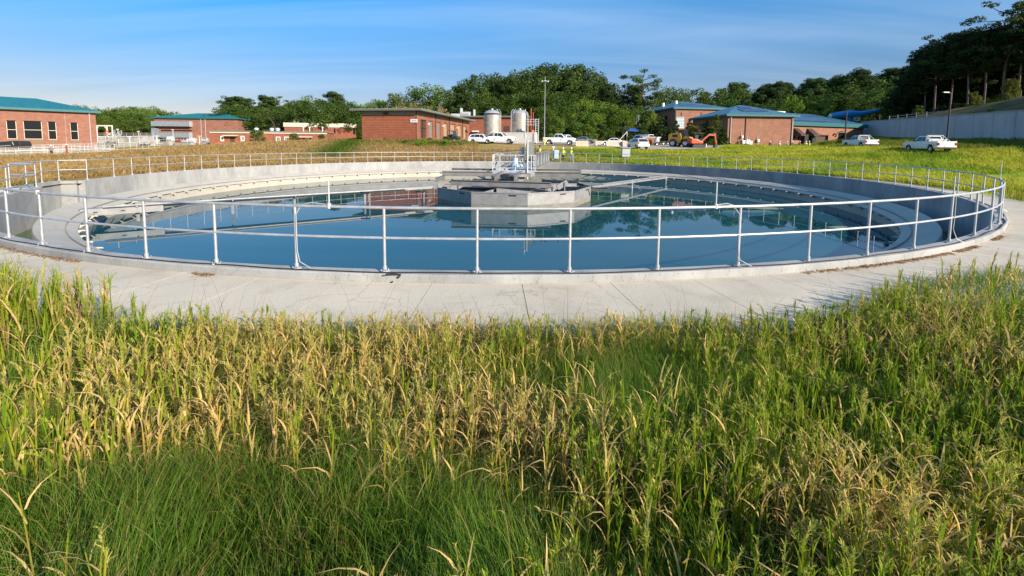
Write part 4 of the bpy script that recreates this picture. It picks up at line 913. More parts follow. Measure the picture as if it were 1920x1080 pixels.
# tall mast with floodlights
p = ground_at(1020.5, 95); zt = at(1020.5,152,95).z-p.z; e = thing('lamp_mast', 'tall grey mast with a crown of floodlights rising in front of the wooded hill', 'lamp post', p)
MB().tube([(0,0,-.3),(0,0,zt)], [.12,.06], 10).build('pole', mat('mast_grey', (.28,.29,.30), .5, .3, var=.1), e, smooth=True); MB().lathe([(0,-.05),(.5,-.05),(.5,.05),(0,.05)], c=(0,0,zt), n=16, closed=False).tube([(0,0,zt),(0,0,zt+.9)], .05, 6).build('head_ring', galv, e)
for k in range(6): a_ = k*PI/3+.3; MB().box((.62*math.cos(a_),.62*math.sin(a_),zt-.05),(.36,.26,.18),rz=a_).build('floodlight', cabgrey, e)
# street lamps on the right
for px, D, pyt, lab, armx in ((1775,60,173,'dark street lamp with a white head in front of the retaining wall',-1.0), (1583.5,72,207,'plain black lamp post in front of the low wing',0)):
    p = ground_at(px, D); zt = at(px,pyt,D).z-p.z; e = thing('street_lamp', lab, 'lamp post', p)
    MB().tube([(0,0,-.3),(0,0,zt)], [.13,.08], 10).tube([(0,0,-.2),(0,0,.5)], .2, 10).build('pole', dark, e, smooth=True)
    if armx:
        MB().beam((0,0,zt-.1),(armx*.5,0,zt-.05),.07,.1).build('arm', dark, e); MB().box((armx*.75,0,zt-.02),(.75,.3,.14)).build('lamp_head', galvw, e, bevel=.03)
        MB().box((armx*1.15,0,zt-.05),(.12,.2,.08)).build('sensor', dark, e)
# grey control cabinet on legs behind the rail
p = atz(1172.5, 305, 0); p = at(1172.5, 305, 54.6); p.z = g1(p.x,p.y); e = thing('control_cabinet', 'grey electrical cabinet on short legs behind the far railing', 'cabinet', p); s_ = 54.6/FPX; zt = at(1172,277.5,54.6).z-p.z; zb_ = at(1172,294,54.6).z-p.z
MB().box((0,0,(zt+zb_)/2),(15*s_,.55,zt-zb_)).build('box', cabgrey, e, bevel=.02); MB().box((0,-.285,(zt+zb_)/2),(14*s_,.015,(zt-zb_)*.93)).build('door', mat('cabinet_door',(.50,.52,.54),.35,.2,var=.04), e)
MB().box((0,-.05,zt+.03),(16.5*s_,.8,.06)).build('hood', galv, e)
for x in (-.35,.35): MB().beam((x,0,-.3),(x,0,zb_),.09,.09).build('leg', galvw, e)
MB().bx(-.7,.7,-.5,.5,-.3,.10).build('plinth', concrete, e); MB().bx(-.2,.2,-.12,.12,zb_-.35,zb_).build('cable_duct', dark, e)
# pale blue cabinet & valve stand near the bridge end
p = at(1042,303,53.2); p.z = g1(p.x,p.y); e = thing('valve_stand', 'pale blue motor box on a stand beside the bridge end', 'machine', p)
MB().box((.05,0,1.0),(.55,.45,1.05)).build('box', bluemotor, e, bevel=.04); MB().tube([(-.35,0,-.2),(-.35,0,1.75)], .09, 8).build('stand', galv, e); MB().box((-.3,0,1.85),(.3,.3,.26)).build('head', galvw, e); MB().bx(-.5,.4,-.3,.3,-.3,.2).build('plinth', dark, e)
# concrete barrier blocks along the yard
for px0, px1, pyt, D, lab in ((1079,1103,264,76,'long pale concrete barrier block, leftmost in the gravel yard'), (1116,1127,264,79,'pale square block standing between the two long barriers'), (1136,1166,264.5,77.5,'long grey concrete barrier in front of the white sedan'), (1167,1176,264.5,77,'small pale cube block at the end of the long grey barrier')):
    a, c = at(px0,270,D), at(px1,270,D); p = Vector(((a.x+c.x)/2,D,0)); p.z = g1(p.x,p.y); hgt = max(.55, at(px0,pyt,D).z-p.z); wd = c.x-a.x
    m = MB().prism([(-.45,-.2),(.45,-.2),(.45,.12),(.25,.3),(.18,hgt),(-.18,hgt),(-.25,.3),(-.45,.12)], -wd/2, wd/2); m.xf(Matrix.Rotation(PI/2,4,'Z'))
    tag(m.build('barrier_block', mat('block_concrete', (.58,.48,.38), .9, col2=(.46,.38,.30), scale=2) if 'block_concrete' not in MATS else MATS['block_concrete'], loc=p), lab, 'barrier')
# gravel yard sheet
poly = [(890,268,80),(960,270.8,77.5),(1035,270.2,77),(1075,271,76.5),(1150,273,74.5),(1195,281,67),(1290,281,70),(1330,278.5,74),(1362,273.5,84),(1300,272,90),(1230,270,95),(1150,268,98),(1060,266,98),(1000,266,96),(900,265,100)]
P_ = [at(*q) for q in poly]; bm = bmesh.new(); vs_ = [bm.verts.new((p.x,p.y,0)) for p in P_]; bm.faces.new(vs_); bmesh.ops.triangulate(bm, faces=bm.faces)
for _ in range(5):
    es = [e_ for e_ in bm.edges if e_.calc_length() > 1.6]
    if es: bmesh.ops.subdivide_edges(bm, edges=es, cuts=1); bmesh.ops.triangulate(bm, faces=bm.faces)
xs_ = np.array([v.co.x for v in bm.verts]); ys_ = np.array([v.co.y for v in bm.verts]); zz_ = gz(xs_, ys_)
for v, z in zip(bm.verts, zz_): v.co.z = z+.07
me = bpy.data.meshes.new('gravel_yard'); bm.to_mesh(me); bm.free(); me.materials.append(gravelm); o = bpy.data.objects.new('gravel_yard', me); COL.objects.link(o)
tag(o, 'pale gravel yard where the vehicles are parked', 'yard', kind='structure')
# blue tube structure behind the low wing
p = at(1600,222,124); e = thing('blue_tube', 'bright blue tapering tube on a white lattice stand behind the solar roof', 'tube', p)
def q_(px, py, D=124): return at(px,py,D)-p
MB().tube([q_(1557,217.5),q_(1560,217),q_(1580,214.8),q_(1595,213.5),q_(1612,213.5),q_(1628,211),q_(1649,207)], [.35,.75,.95,1.0,.75,.6,.45], 16).build('tube_body', bluep, e, smooth=True)
MB().tube([q_(1554,217.8),q_(1557,217.6)], [.25,.65], 16).build('tube_cap', trim_w, e, smooth=True)
for x0, x1 in ((1601,1601.5),(1611,1611.5),(1601,1606),(1606,1611)): MB().beam(q_(x0,226 if x0 != 1606 else 217),q_(x1,217 if x0 != 1606 else 226),.3,.3).build('stand_strut', trim_w, e)
MB().beam(q_(1601,217.5),q_(1612,217.5),.3,.3).beam(q_(1601,226),q_(1612,226),.3,.3).build('stand_rail', trim_w, e)
MB().box(q_(1591,221.5),(1.2,.6,1.5)).build('tube_hatch', bluep, e)
# timber fence on the hill crest
fx = [(1700,229),(1715,228.3),(1730,227.5),(1745,227)]
p = at(1640,232,100); e = thing('rail_fence', 'weathered timber rail fence along the top of the retaining wall', 'fence', p); prev = None
for i, (px, py) in enumerate([(1650,233),(1664,232),(1678,231),(1692,230),(1706,229),(1722,228),(1738,227)]):
    q = Vector((WA.x, WA.y, 0))+dirw*((.16+.07*i)*Lw)+nw*2.2; q.z = float(hz(.16+.07*i, 2.2))+1.0; q = q-p; MB().beam(q+Vector((0,0,-2.2)), q, .12, .12).build('post', weathered, e)
    if prev is not None: MB().beam(prev+Vector((0,0,-.2)), q+Vector((0,0,-.2)), .05, .14).beam(prev+Vector((0,0,-.7)), q+Vector((0,0,-.7)), .05, .14).build('rail_board', weathered, e)
    prev = q
# blue tarp shelter in front of the trees
p = ground_at(1185, 108); e = thing('tarp_shelter', 'blue tarpaulin shelter on poles under the trees', 'shelter', p); z_ = at(1185,241,108).z-p.z
m = MB(); w_, dd = 2.6, 2.0
m.add([(-w_*.7,-dd,z_-.7),(w_,-dd,z_-.9),(w_,dd,z_-1),(-w_*.7,dd,z_-.9),(-w_*.2,0,z_+.1),(w_*.5,0,z_-.1)], [(0,1,5,4),(1,2,5),(2,3,4,5),(3,0,4)]); m.build('tarp', bluetarp, e, fixn=False)
for x, y in ((-w_*.7,-dd),(w_,-dd),(w_,dd),(-w_*.7,dd)): MB().tube([(x,y,-.2),(x,y,z_-.85)], .07, 6).build('pole', trim_w, e)
MB().beam((-w_*.7,-dd,z_-.8),(-w_*1.5,-dd-.5,.1),.1,.1).build('guy_pole', trim_w, e)
# ------------------------------------------------------------------ left plant area
def straight_rail(name, lab, pa, pb, h=1.07, step=1.5, m=galvw, group=None, mid=True):
    a, c = Vector(pa), Vector(pb); e = thing(name, lab, 'railing', a, 0, group); d = c-a; n = max(1, int(d.length/step))
    MB().tube([(0,0,h), d+Vector((0,0,h))], .026, 6).build('top_rail', m, e)
    MB().tube([(0,0,h*.55), d+Vector((0,0,h*.55))], .022, 6).build('mid_rail', m, e)
    MB().beam((0,0,.08), d+Vector((0,0,.06)), .02, .07).build('toe_board', m, e)
    p0 = MB().tube([(0,0,-.1),(0,0,h)], .028, 6).build('post', m, e)
    for i in range(1, n+1):
        q = p0.copy(); COL.objects.link(q); q.parent = e; q.location = d*(i/n)
    return e
def atr(px, py, D): return at(px, py, D)
# concrete channels with rails in front of the pump hall
ch = thing('channel_block', 'low grey concrete channel block behind the white rails at far left', 'basin', at(0,292,72)); o_ = at(0,292,72)
a, c = at(-120,297,66)-o_, at(205,284,80)-o_
MB().beam(a+Vector((0,0,-.7)), c+Vector((0,0,-.7)), .4, 1.4).build('front_wall', weathered, ch)
a2, c2 = at(-120,287,80)-o_, at(215,279,92)-o_
MB().beam(a2+Vector((0,0,-.7)), c2+Vector((0,0,-.7)), .4, 1.4).build('rear_wall', concrete, ch)
MB().add([a+Vector((0,.2,-.12)), c+Vector((0,.2,-.12)), c2+Vector((0,-.2,-.12)), a2+Vector((0,-.2,-.12)), a+Vector((0,.2,-.3)), c+Vector((0,.2,-.3)), c2+Vector((0,-.2,-.3)), a2+Vector((0,-.2,-.3))], [(0,1,2,3),(7,6,5,4),(0,4,5,1),(1,5,6,2),(2,6,7,3),(3,7,4,0)]).build('top_slab', weathered, ch)
for lab, q0, q1 in (('white railing lowest and nearest at far left edge of the field', (-100,301,60), (118,292.5,67)),
    ('white railing along the front edge of the channel block', (-120,297,66), (205,284,80)),
    ('white railing along the middle of the channel block', (-120,292,73), (150,283.5,83)),
    ('white railing along the rear edge of the channel block', (-120,287,80), (215,279,92)),
    ('white railing just under the windows of the brick pump hall', (45,283,86), (197,276.5,99)),
    ('low white railing between the pump hall and the straw field', (150,284.5,78), (300,277.5,96))):
    straight_rail('hand_rail', lab, atr(*q0), atr(*q1), group='white handrails of the left plant area')
p = at(126,291,66); e = thing('post_hydrant', 'rusty brown standpost with a pale cap among the white rails', 'standpost', p)
MB().tube([(0,0,-.3),(0,0,1.5)], .12, 10).build('post', rust, e, smooth=True); MB().lathe([(0,1.75),(.28,1.6),(.3,1.5),(0,1.5)], n=14, closed=False).build('cap', cream, e, smooth=True); MB().box((-.3,-.2,.05),(1.0,.6,.4)).build('plinth', trim_w, e)
# black covered machine at the left edge
p = at(22,278,80); e = thing('covered_conveyor', 'black covered machine lying in front of the pump hall at the left edge', 'machine', p); s_ = 80/FPX
MB().prism([(-30*s_,0),(27*s_,0),(27.5*s_,8*s_),(25*s_,13.5*s_),(14*s_,14*s_),(-30*s_,10*s_)], -1, 1).build('body', dark, e, bevel=.12)
MB().prism([(-30*s_,2*s_),(10*s_,5*s_),(10*s_,6*s_),(-30*s_,3*s_)], -1.06, -1.01).build('side_stripe', cabgrey, e); MB().box((20*s_,-1.03,9*s_),(.7,.05,.25)).build('window', glassb, e); MB().beam((16*s_,-1.03,6*s_),(14*s_,-1.03,12*s_),.06,.06).build('strap', galvw, e)
# basin between the two left buildings
o_ = at(184,268,112); e = thing('aeration_basin', 'weathered dark concrete basin wall between the two teal roofed buildings', 'basin', o_)
zb = at(184,275,112).z-1; q1 = at(292,268.5,125)
def wq(px, pt_, pb, D0, D1, px1, pt1, th=.5):
    a, c = at(px,pt_,D0)-o_, at(px1,pt1,D1)-o_; h_ = 3.2
    return MB().beam(a+Vector((0,0,-h_/2)), c+Vector((0,0,-h_/2)), th, h_)
wq(184,267,0,112,122,272,267.5).build('basin_wall', weathered, e)
wq(184,255,0,140,150,300,254).build('rear_wall', weathered, e)
wq(262,270,0,122,126,300,270.5).build('return_wall', concrete, e)
for lab, q0, q1 in (('white railing on the dark basin wall between the left buildings', (184,267,112), (272,267.5,122)), ('white railing on the raised rear walk of the basin', (183,256,138), (300,255.5,150)), ('white railing running from the basin towards the office block', (285,269.5,124), (392,267.5,132)), ('white railing standing behind the basin equipment', (270,264.5,134), (392,265,140))):
    straight_rail('hand_rail', lab, atr(*q0), atr(*q1), group='white handrails of the left plant area', step=1.6)
def stair(lab, p0, p1, wid=1.4):
    a, c = Vector(p0), Vector(p1); e = thing('stair_flight', lab, 'stair', a); d = c-a; n = 12; hd = Vector((d.x,d.y,0)); s_ = Vector((-hd.y,hd.x,0)).normalized()*wid/2
    for sgn in (-1, 1):
        MB().beam(s_*sgn, d+s_*sgn, .08, .25).build('stringer', galvw, e)
        MB().tube([s_*sgn+Vector((0,0,1)), d+s_*sgn+Vector((0,0,1))], .05, 6).tube([s_*sgn+Vector((0,0,.5)), d+s_*sgn+Vector((0,0,.5))], .04, 6).build('hand_rail', galvw, e)
        for t_ in (0,.33,.66,1): MB().tube([d*t_+s_*sgn, d*t_+s_*sgn+Vector((0,0,1))], .045, 6).build('rail_post', galvw, e)
    m = MB()
    for i in range(n): q = d*((i+.5)/n); m.beam(q-s_, q+s_, .28, .05)
    m.build('treads', galv, e)
stair('white metal stair rising to the left basin deck', at(205,264,111), at(222,251.5,116)); stair('white metal stair at the right end of the dark basin', at(268,270,119), at(282,262,123))
p = at(198,257,114); e = thing('hoist_frame', 'white portal hoist frame beside the brick pump hall', 'hoist', p); s_ = 114/FPX; hh = (257-236)*s_
MB().beam((-16*s_,0,hh),(14*s_,0,hh),.22,.3).build('cross_beam', trim_w, e)
for x in (-15.5,3.5,13.5): MB().beam((x*s_,0,-2),(x*s_,0,hh-.15),.2,.2).build('leg', trim_w, e)
MB().beam((-1*s_,0,hh-.2),(3.5*s_,0,hh-.9),.12,.12).beam((-12*s_,0,hh-.2),(-15.5*s_,0,hh-.9),.12,.12).build('brace', trim_w, e)
p = at(200.5,248.5,112); e = thing('life_ring', 'red life ring hanging beside the hoist frame', 'life ring', p)
m = MB(); m.tube([(.42*math.cos(k*PI/8),-.05,.42*math.sin(k*PI/8)) for k in range(17)], .11, 8); m.build('ring', mat('life_red', (.6,.04,.03), .5, var=0), e, smooth=True); MB().box((.55,0,-.3),(.5,.12,.4)).build('board', trim_w, e)
MB().tube([(0,.12,-1.4),(0,.12,.6)], .06, 6).build('pole', trim_w, e)
for i, (px, py, D, kd, lab) in enumerate(((222,262,115,'p','white lamp post at the top of the left basin stair'),(261,265,122,'p','thin white lamp post behind the basin between left buildings'),(325,261,128,'p','slim lamp post in front of the louvred brick building'))):
    p = at(px,py,D); e = thing('lamp_post', lab, 'lamp post', p); MB().tube([(0,0,-2),(0,0,2.6)], .08, 8).build('pole', galvw, e); MB().box((0,-.1,2.7),(.4,.4,.3)).build('lamp_head', galvw, e)
for i, (px, py, D, c_, lab) in enumerate(((243,264,121,trim_w,'white T-topped valve post on the dark basin, left one'),(294,262,126,trim_w,'white T-topped valve post right of the basin stair'),(374,262,128,cream,'cream T-topped valve post near the office block'))):
    p = at(px,py,D); e = thing('valve_post', lab, 'valve', p); MB().tube([(0,0,-1.5),(0,0,1.0)], .13, 8).build('stem', c_, e); MB().box((0,0,1.05),(1.0,.4,.22)).build('head', c_, e, bevel=.05)
for px, py, D, lab in ((320,263,127,'white cylindrical blower silencer in front of the louvred building'),(361,266,128,'white cylindrical silencer near the right end of the basin rails')):
    p = at(px,py,D); e = thing('silencer', lab, 'machine', p); MB().tube([(-.7,0,.4),(.7,0,.4)], .75, 16).build('drum', galvw, e, smooth=True); MB().bx(-.5,.5,-.4,.4,-1.5,-.2).build('base', cabgrey, e)
for px, py, D, m, lab in ((307,266,126,dark,'dark pump set left of the white silencer'),(335,267,127,rust,'rust coloured pump set between the two silencers'),(348,267.5,127,cabgrey,'grey pump set right of the rust coloured one'),(385,266,131,cabgrey,'grey steel box at the office end of the rails')):
    p = at(px,py,D); e = thing('pump_set', lab, 'pump', p); MB().tube([(-.8,0,.35),(.5,0,.35)], .35, 12).tube([(.5,0,.35),(.5,0,1.2)], .22, 10).build('casing', m, e, smooth=True); MB().bx(-1,1,-.5,.5,-1.5,0).build('base', weathered, e)
# ------------------------------------------------------------------ vehicles
def arch(cx, r, z0, n=8): return [(cx+r*math.cos(PI-PI*k/n), z0+r*math.sin(PI-PI*k/n)) for k in range(n+1)]
def wheel(e, x, y, r, w=.24):
    s = -1 if y < 0 else 1
    t = MB().lathe([(r*.62,-w/2),(r*.95,-w/2),(r,-w*.35),(r,w*.35),(r*.95,w/2),(r*.62,w/2)], n=22); t.xf(Matrix.Translation((x,y,r))@Matrix.Rotation(PI/2,4,'X'))
    o = t.build('wheel', rubber, e, smooth=True)
    m = MB().lathe([(0,w*.25),(r*.2,w*.3),(r*.25,w*.2),(r*.56,w*.32),(r*.63,w*.42),(r*.63,-w*.4),(0,-w*.4)], n=20, closed=False)
    for k in range(5):
        a = 2*PI*k/5; m.box((r*.38*math.cos(a),r*.38*math.sin(a),w*.28),(r*.5,r*.14,.04),rz=a)
    m.xf(Matrix.Translation((x,y,r))@Matrix.Rotation(-PI/2 if s > 0 else PI/2,4,'X')); m.build('rim', chrome, o, smooth=True)
def car(name, lab, loc, rz, kind, cat, paint=white, extra=None):
    e = thing(name, lab, cat, loc, rz)
    if kind == 'pickup': Lh, W, r, xr, xf_, belt, roof = 2.9, 2.0, .43, -1.78, 1.9, 1.30, 1.98
    elif kind == 'suv': Lh, W, r, xr, xf_, belt, roof = 2.3, 1.86, .35, -1.38, 1.36, 1.02, 1.68
    elif kind == 'van': Lh, W, r, xr, xf_, belt, roof = 2.6, 1.9, .35, -1.5, 1.6, 1.1, 2.0
    else: Lh, W, r, xr, xf_, belt, roof = 2.35, 1.80, .33, -1.35, 1.4, .90, 1.42
    ra_ = r*1.18; z0 = .42 if kind == 'pickup' else .34; h = W/2
    low = [(-Lh,z0+.1),(xr-ra_,z0)]+arch(xr,ra_,z0)[1:-1]+[(xr+ra_,z0),(xf_-ra_,z0)]+arch(xf_,ra_,z0)[1:-1]+[(xf_+ra_,z0),(Lh-.05,z0+.05),(Lh,z0+.35)]
    if kind == 'pickup':
        cabr = -.95; low += [(Lh-.02,belt-.12),(Lh-.35,belt-.02),(1.15,belt+.02),(cabr,belt),(cabr,.9),(-Lh,.9)]
        top = [(cabr+.02,belt-.005),(1.2,belt+.01),(.45,roof),(-.75,roof-.02)]; glass = [(cabr+.14,belt+.05),(.92,belt+.05),(.40,roof-.11),(-.70,roof-.11)]
    elif kind == 'suv':
        low += [(Lh-.05,belt-.2),(Lh-.3,belt-.08),(1.1,belt+.02),(-Lh+.05,belt+.06),(-Lh,.75)]
        top = [(-Lh+.1,belt+.05),(1.15,belt+.015),(.35,roof-.03),(-.8,roof),(-1.85,roof-.08)]; glass = [(-1.9,belt+.12),(.92,belt+.06),(.32,roof-.12),(-.8,roof-.1),(-1.6,roof-.17)]
    elif kind == 'van':
        low += [(Lh-.1,belt-.1),(Lh-.6,belt),(1.5,belt+.05),(-Lh,belt+.05)]
        top = [(-Lh+.02,belt+.045),(1.75,belt+.04),(1.1,roof-.05),(-Lh+.08,roof)]; glass = [(-.3,belt+.1),(1.5,belt+.1),(1.0,roof-.2),(-.3,roof-.2)]
    else:
        low += [(Lh-.05,.72),(Lh-.3,belt-.1),(1.0,belt+.02),(-1.5,belt+.04),(-Lh+.05,belt),(-Lh,.6)]
        top = [(-1.75,belt+.02),(1.15,belt+.01),(.35,roof-.02),(-.6,roof)]; glass = [(-1.45,belt+.06),(.9,belt+.06),(.3,roof-.09),(-.55,roof-.08)]
    MB().prism(low, -h, h).build('body', paint, e, bevel=.045, smooth=True)
    def tap(z): return h-.06-(z-belt)/(roof-belt)*.20
    n = len(top); c = MB(); c.add([(x,-tap(z),z) for x, z in top]+[(x,tap(z),z) for x, z in top], [tuple(range(n)),tuple(range(2*n-1,n-1,-1))]+[(i,i+n,(i+1)%n+n,(i+1)%n) for i in range(n)])
    cabo = c.build('cab', paint, e, bevel=.05, smooth=True)
    split = [-.18] if kind != 'suv' else [-1.05, -.1]
    for s in (-1, 1):
        xs = [min(g[0] for g in glass)]+split+[max(g[0] for g in glass)]
        for i in range(len(xs)-1):                     # clip the glass outline to a window
            lo, hi = xs[i]+(.03 if i else 0), xs[i+1]-(.03 if i < len(xs)-2 else 0); poly = glass[:]
            for sgn, lim in ((1, lo), (-1, hi)):
                o2 = []
                for k in range(len(poly)):
                    a, b = poly[k], poly[(k+1) % len(poly)]; ia, ib = sgn*(a[0]-lim) >= 0, sgn*(b[0]-lim) >= 0
                    if ia: o2.append(a)
                    if ia != ib: t_ = (lim-a[0])/(b[0]-a[0]); o2.append((lim, a[1]+t_*(b[1]-a[1])))
                poly = o2
            if len(poly) > 2: MB().add([(x, s*(tap(z)+.012), z) for x, z in poly]+[(x, s*(tap(z)-.03), z) for x, z in poly], [tuple(range(len(poly))), tuple(range(2*len(poly)-1, len(poly)-1, -1))]+[(k, k+len(poly), (k+1) % len(poly)+len(poly), (k+1) % len(poly)) for k in range(len(poly))]).build('side_window', glassb, e)
        MB().box((.78, s*(h+.10), belt+.1),(.12,.2,.17)).build('mirror', paint if kind != 'pickup' else dark, e, bevel=.03)
        MB().box((Lh-.1, s*(h-.24), .83 if kind in ('pickup','van') else .74),(.2,.4,.2)).build('headlight', lens, e, bevel=.04)
        MB().box((-Lh+.05, s*(h-.12), .98 if kind == 'pickup' else belt-.08),(.14,.24,.34 if kind == 'pickup' else .26)).build('taillight', red, e, bevel=.03)
        for xx in split: MB().box((xx-.12, s*(h+.005), belt-.12),(.16,.03,.035)).build('door_handle', chrome if kind != 'pickup' else dark, e)
        for x in (xr, xf_): wheel(e, x, s*(h-.14), r)
    # windscreen and rear glass follow the cab outline
    def pane(a, b, nm, off):
        (xa, za), (xb, zb) = a, b; d = Vector((xb-xa, 0, zb-za)); nn = Vector((d.z, 0, -d.x)).normalized()*off
        A0, B0 = Vector((xa,0,za))+d*.10+nn, Vector((xa,0,za))+d*.90+nn; wa, wb = tap(A0.z)-.07, tap(B0.z)-.07
        MB().add([(A0.x,-wa,A0.z),(A0.x,wa,A0.z),(B0.x,wb,B0.z),(B0.x,-wb,B0.z),(A0.x-nn.x*2,-wa,A0.z-nn.z*2),(A0.x-nn.x*2,wa,A0.z-nn.z*2),(B0.x-nn.x*2,wb,B0.z-nn.z*2),(B0.x-nn.x*2,-wb,B0.z-nn.z*2)], [(0,1,2,3),(7,6,5,4),(0,4,5,1),(1,5,6,2),(2,6,7,3),(3,7,4,0)]).build(nm, glassb, e)
    fr = 1; pane(top[1], top[2], 'windscreen', .016); pane(top[-1], top[0], 'rear_window', .016)
    MB().box((Lh+.02,0,.52),(.12,W*.96,.22)).build('front_bumper', chrome if kind == 'pickup' else paint, e, bevel=.03)
    MB().box((Lh-.005,0,.86 if kind in ('pickup','van') else .7),(.05,W*.5,.24)).build('grille', dark, e)
    MB().box((-Lh-.03,0,.52),(.14,W*.94,.2)).build('rear_bumper', dark if kind == 'pickup' else paint, e, bevel=.03)
    MB().box((-Lh-.012,0,.70 if kind == 'pickup' else .72),(.03,.42,.14)).build('number_plate', trim_w, e)
    if kind == 'pickup':
        for s in (-1, 1): MB().bx(-Lh+.01,-.97,s*(h-.055)-.05,s*(h-.055)+.05,.88,belt+.02).build('bed_side', paint, e, bevel=.02)
        MB().bx(-Lh,-Lh+.09,-h+.11,h-.11,.86,belt+.01).build('tailgate', paint, e, bevel=.02)
        MB().bx(-Lh+.1,-.96,-h+.12,h-.12,.89,.93).build('bed_liner', dark, e)
    if extra: extra(e, h, belt, roof, Lh)
    return e
def rack(e, h, belt, roof, Lh):
    for s in (-1, 1): MB().beam((-1.02,s*(h-.2),belt),(-1.02,s*(h-.2),roof+.06),.06,.06).beam((-1.0,s*(h-.2),roof+.02),(-2.0,s*(h-.12),belt+.02),.05,.05).build('rack_post', galvw, e)
    m = MB().beam((-1.02,-h+.2,roof+.06),(-1.02,h-.2,roof+.06),.06,.07)
    for z in (.25,.5): m.beam((-1.02,-h+.2,belt+(roof-belt)*z),(-1.02,h-.2,belt+(roof-belt)*z),.04,.04)
    m.build('headache_rack', galvw, e)
def box_(e, h, belt, roof, Lh):
    MB().bx(-1.45,-1.02,-h+.05,h-.05,belt-.02,belt+.28).build('tool_box', galv, e, bevel=.02); MB().box((-.3,0,roof+.06),(.22,1.0,.1)).build('light_bar', mat('amber_bar', (.6,.3,.05), .3, var=0), e, bevel=.03)
def logo(e, h, belt, roof, Lh):
    m = MB(); y = -h-.006
    MB().lathe([(0,-.004),(.11,-.004),(.11,.004),(0,.004)], n=14).xf(Matrix.Translation((.35,y,.86))@Matrix.Rotation(PI/2,4,'X')).build('door_emblem', mat('emblem_blue', (.1,.15,.3), .5, var=0) if 'emblem_blue' not in MATS else MATS['emblem_blue'], e)
def both(*fs): return lambda *a: [f(*a) for f in fs]
def gpos(px, D): return ground_at(px, D)
# near pair on the field track at right: seen from behind on their left flank
car('pickup_truck', 'white pickup with roof rack and red taillights in the grass, rightmost vehicle', gpos(1741, 47)+Vector((0,0,.02)), ra(80), 'pickup', 'pickup', extra=both(rack, logo, box_)).scale = (.86,.86,.86)
car('pickup_truck', 'white pickup with headache rack parked by the black lamp post before the low wing', gpos(1612, 63)+Vector((0,0,.0)), ra(84), 'pickup', 'pickup', extra=rack).scale = (.87,.87,.87)
car('parked_car', 'white sport utility car facing right beside the workshop', gpos(903, 78), ra(-14), 'suv', 'car')
car('pickup_truck', 'white pickup parked in front of the white bund wall, behind the white sport utility car', gpos(937, 79.5), ra(-12), 'pickup', 'pickup')
car('pickup_truck', 'white double cab pickup beside the yellow bollards right of the mast', gpos(1049, 80), ra(-12), 'pickup', 'pickup', extra=logo)
car('parked_car', 'white car half hidden behind the double cab pickup', gpos(1062, 87), ra(60), 'suv', 'car')
car('parked_car', 'silver car partly hidden by the leftmost barrier block', gpos(1096, 90), ra(-25), 'sedan', 'car', paint=mat('silver_paint', (.34,.36,.38), .3, .4, var=.03))
car('parked_car', 'white sedan behind the long grey concrete barrier', gpos(1149, 84), ra(170), 'sedan', 'car')
car('parked_car', 'white sport utility car seen from behind in the gravel yard', gpos(1196, 69.5), ra(97), 'suv', 'car')
car('parked_van', 'white van with dark windows standing beside the orange skip', gpos(1203, 91), ra(120), 'van', 'van')
p = gpos(1219, 88); e = thing('waste_skip', 'rusty orange skip beside the white van', 'skip', p)
MB().prism([(-1.5,.2),(1.3,.2),(1.8,1.5),(-1.8,1.5)], -.9, .9).build('hopper', mat('skip_orange', (.32,.13,.04), .7, var=.25, scale=5), e); MB().bx(-1.85,1.85,-.95,.95,1.5,1.6).build('lid', trim_w, e)
p = gpos(1231, 86); e = thing('cement_mixer', 'small white machine on wheels beside the skip', 'machine', p)
MB().tube([(-.3,0,.5),(0,0,.9),(.2,0,1.6)], [.3,.55,.3], 14).build('drum', galvw, e, smooth=True); MB().beam((-.6,0,.35),(.6,0,.35),.9,.12).build('frame', dark, e)
for y in (-.45,.45): wheel(e, 0, y, .32, .16)
p = gpos(1247, 88); e = thing('flat_trailer', 'dark flat trailer standing left of the yellow machine', 'trailer', p); MB().bx(-1.9,1.7,-1,1,.55,.75).bx(1.5,1.7,-1,1,.75,1.6).build('bed', dark, e)
for x in (-.6,.3): wheel(e, x, -.95, .35)
# dark green utility cart
p = gpos(847, 81); e = thing('utility_cart', 'dark green utility cart with a roof cage in front of the roller doors', 'cart', p, ra(-18))
MB().prism([(-1.4,.35),(-1.0,.35)]+arch(-.85,.36,.35)[1:-1]+[(-.45,.35),(.55,.35)]+arch(.95,.36,.35)[1:-1]+[(1.4,.35),(1.55,.6),(1.45,.95),(.75,1.05),(.45,.6),(-.3,.6),(-.35,.95),(-1.45,.95)], -.72, .72).build('body', dkgreen, e, bevel=.04)
MB().bx(-.4,.3,-.65,.65,.6,.75).bx(-.45,-.3,-.65,.65,.75,1.25).build('seat', dark, e)
for y in (-.68,.68): MB().tube([(.75,y,1.0),(.45,y,1.95),(-.45,y,1.95),(-.5,y,.9)], .04, 6).build('roof_cage', dark, e)
MB().bx(-.5,.5,-.72,.72,1.94,2.0).build('roof', dkgreen, e); MB().beam((.72,0,1.05),(.47,0,1.9),1.25,.03).build('windscreen', glassb, e)
MB().tube([(.5,.35,.9),(.3,.35,1.15)], .03, 6).lathe([(.16,0),(.2,0),(.2,.03),(.16,.03)], c=(.28,.35,1.15), n=12).build('steering_wheel', dark, e)
for x in (-.85,.95):
    for y in (-.62,.62): wheel(e, x, y, .33, .26)
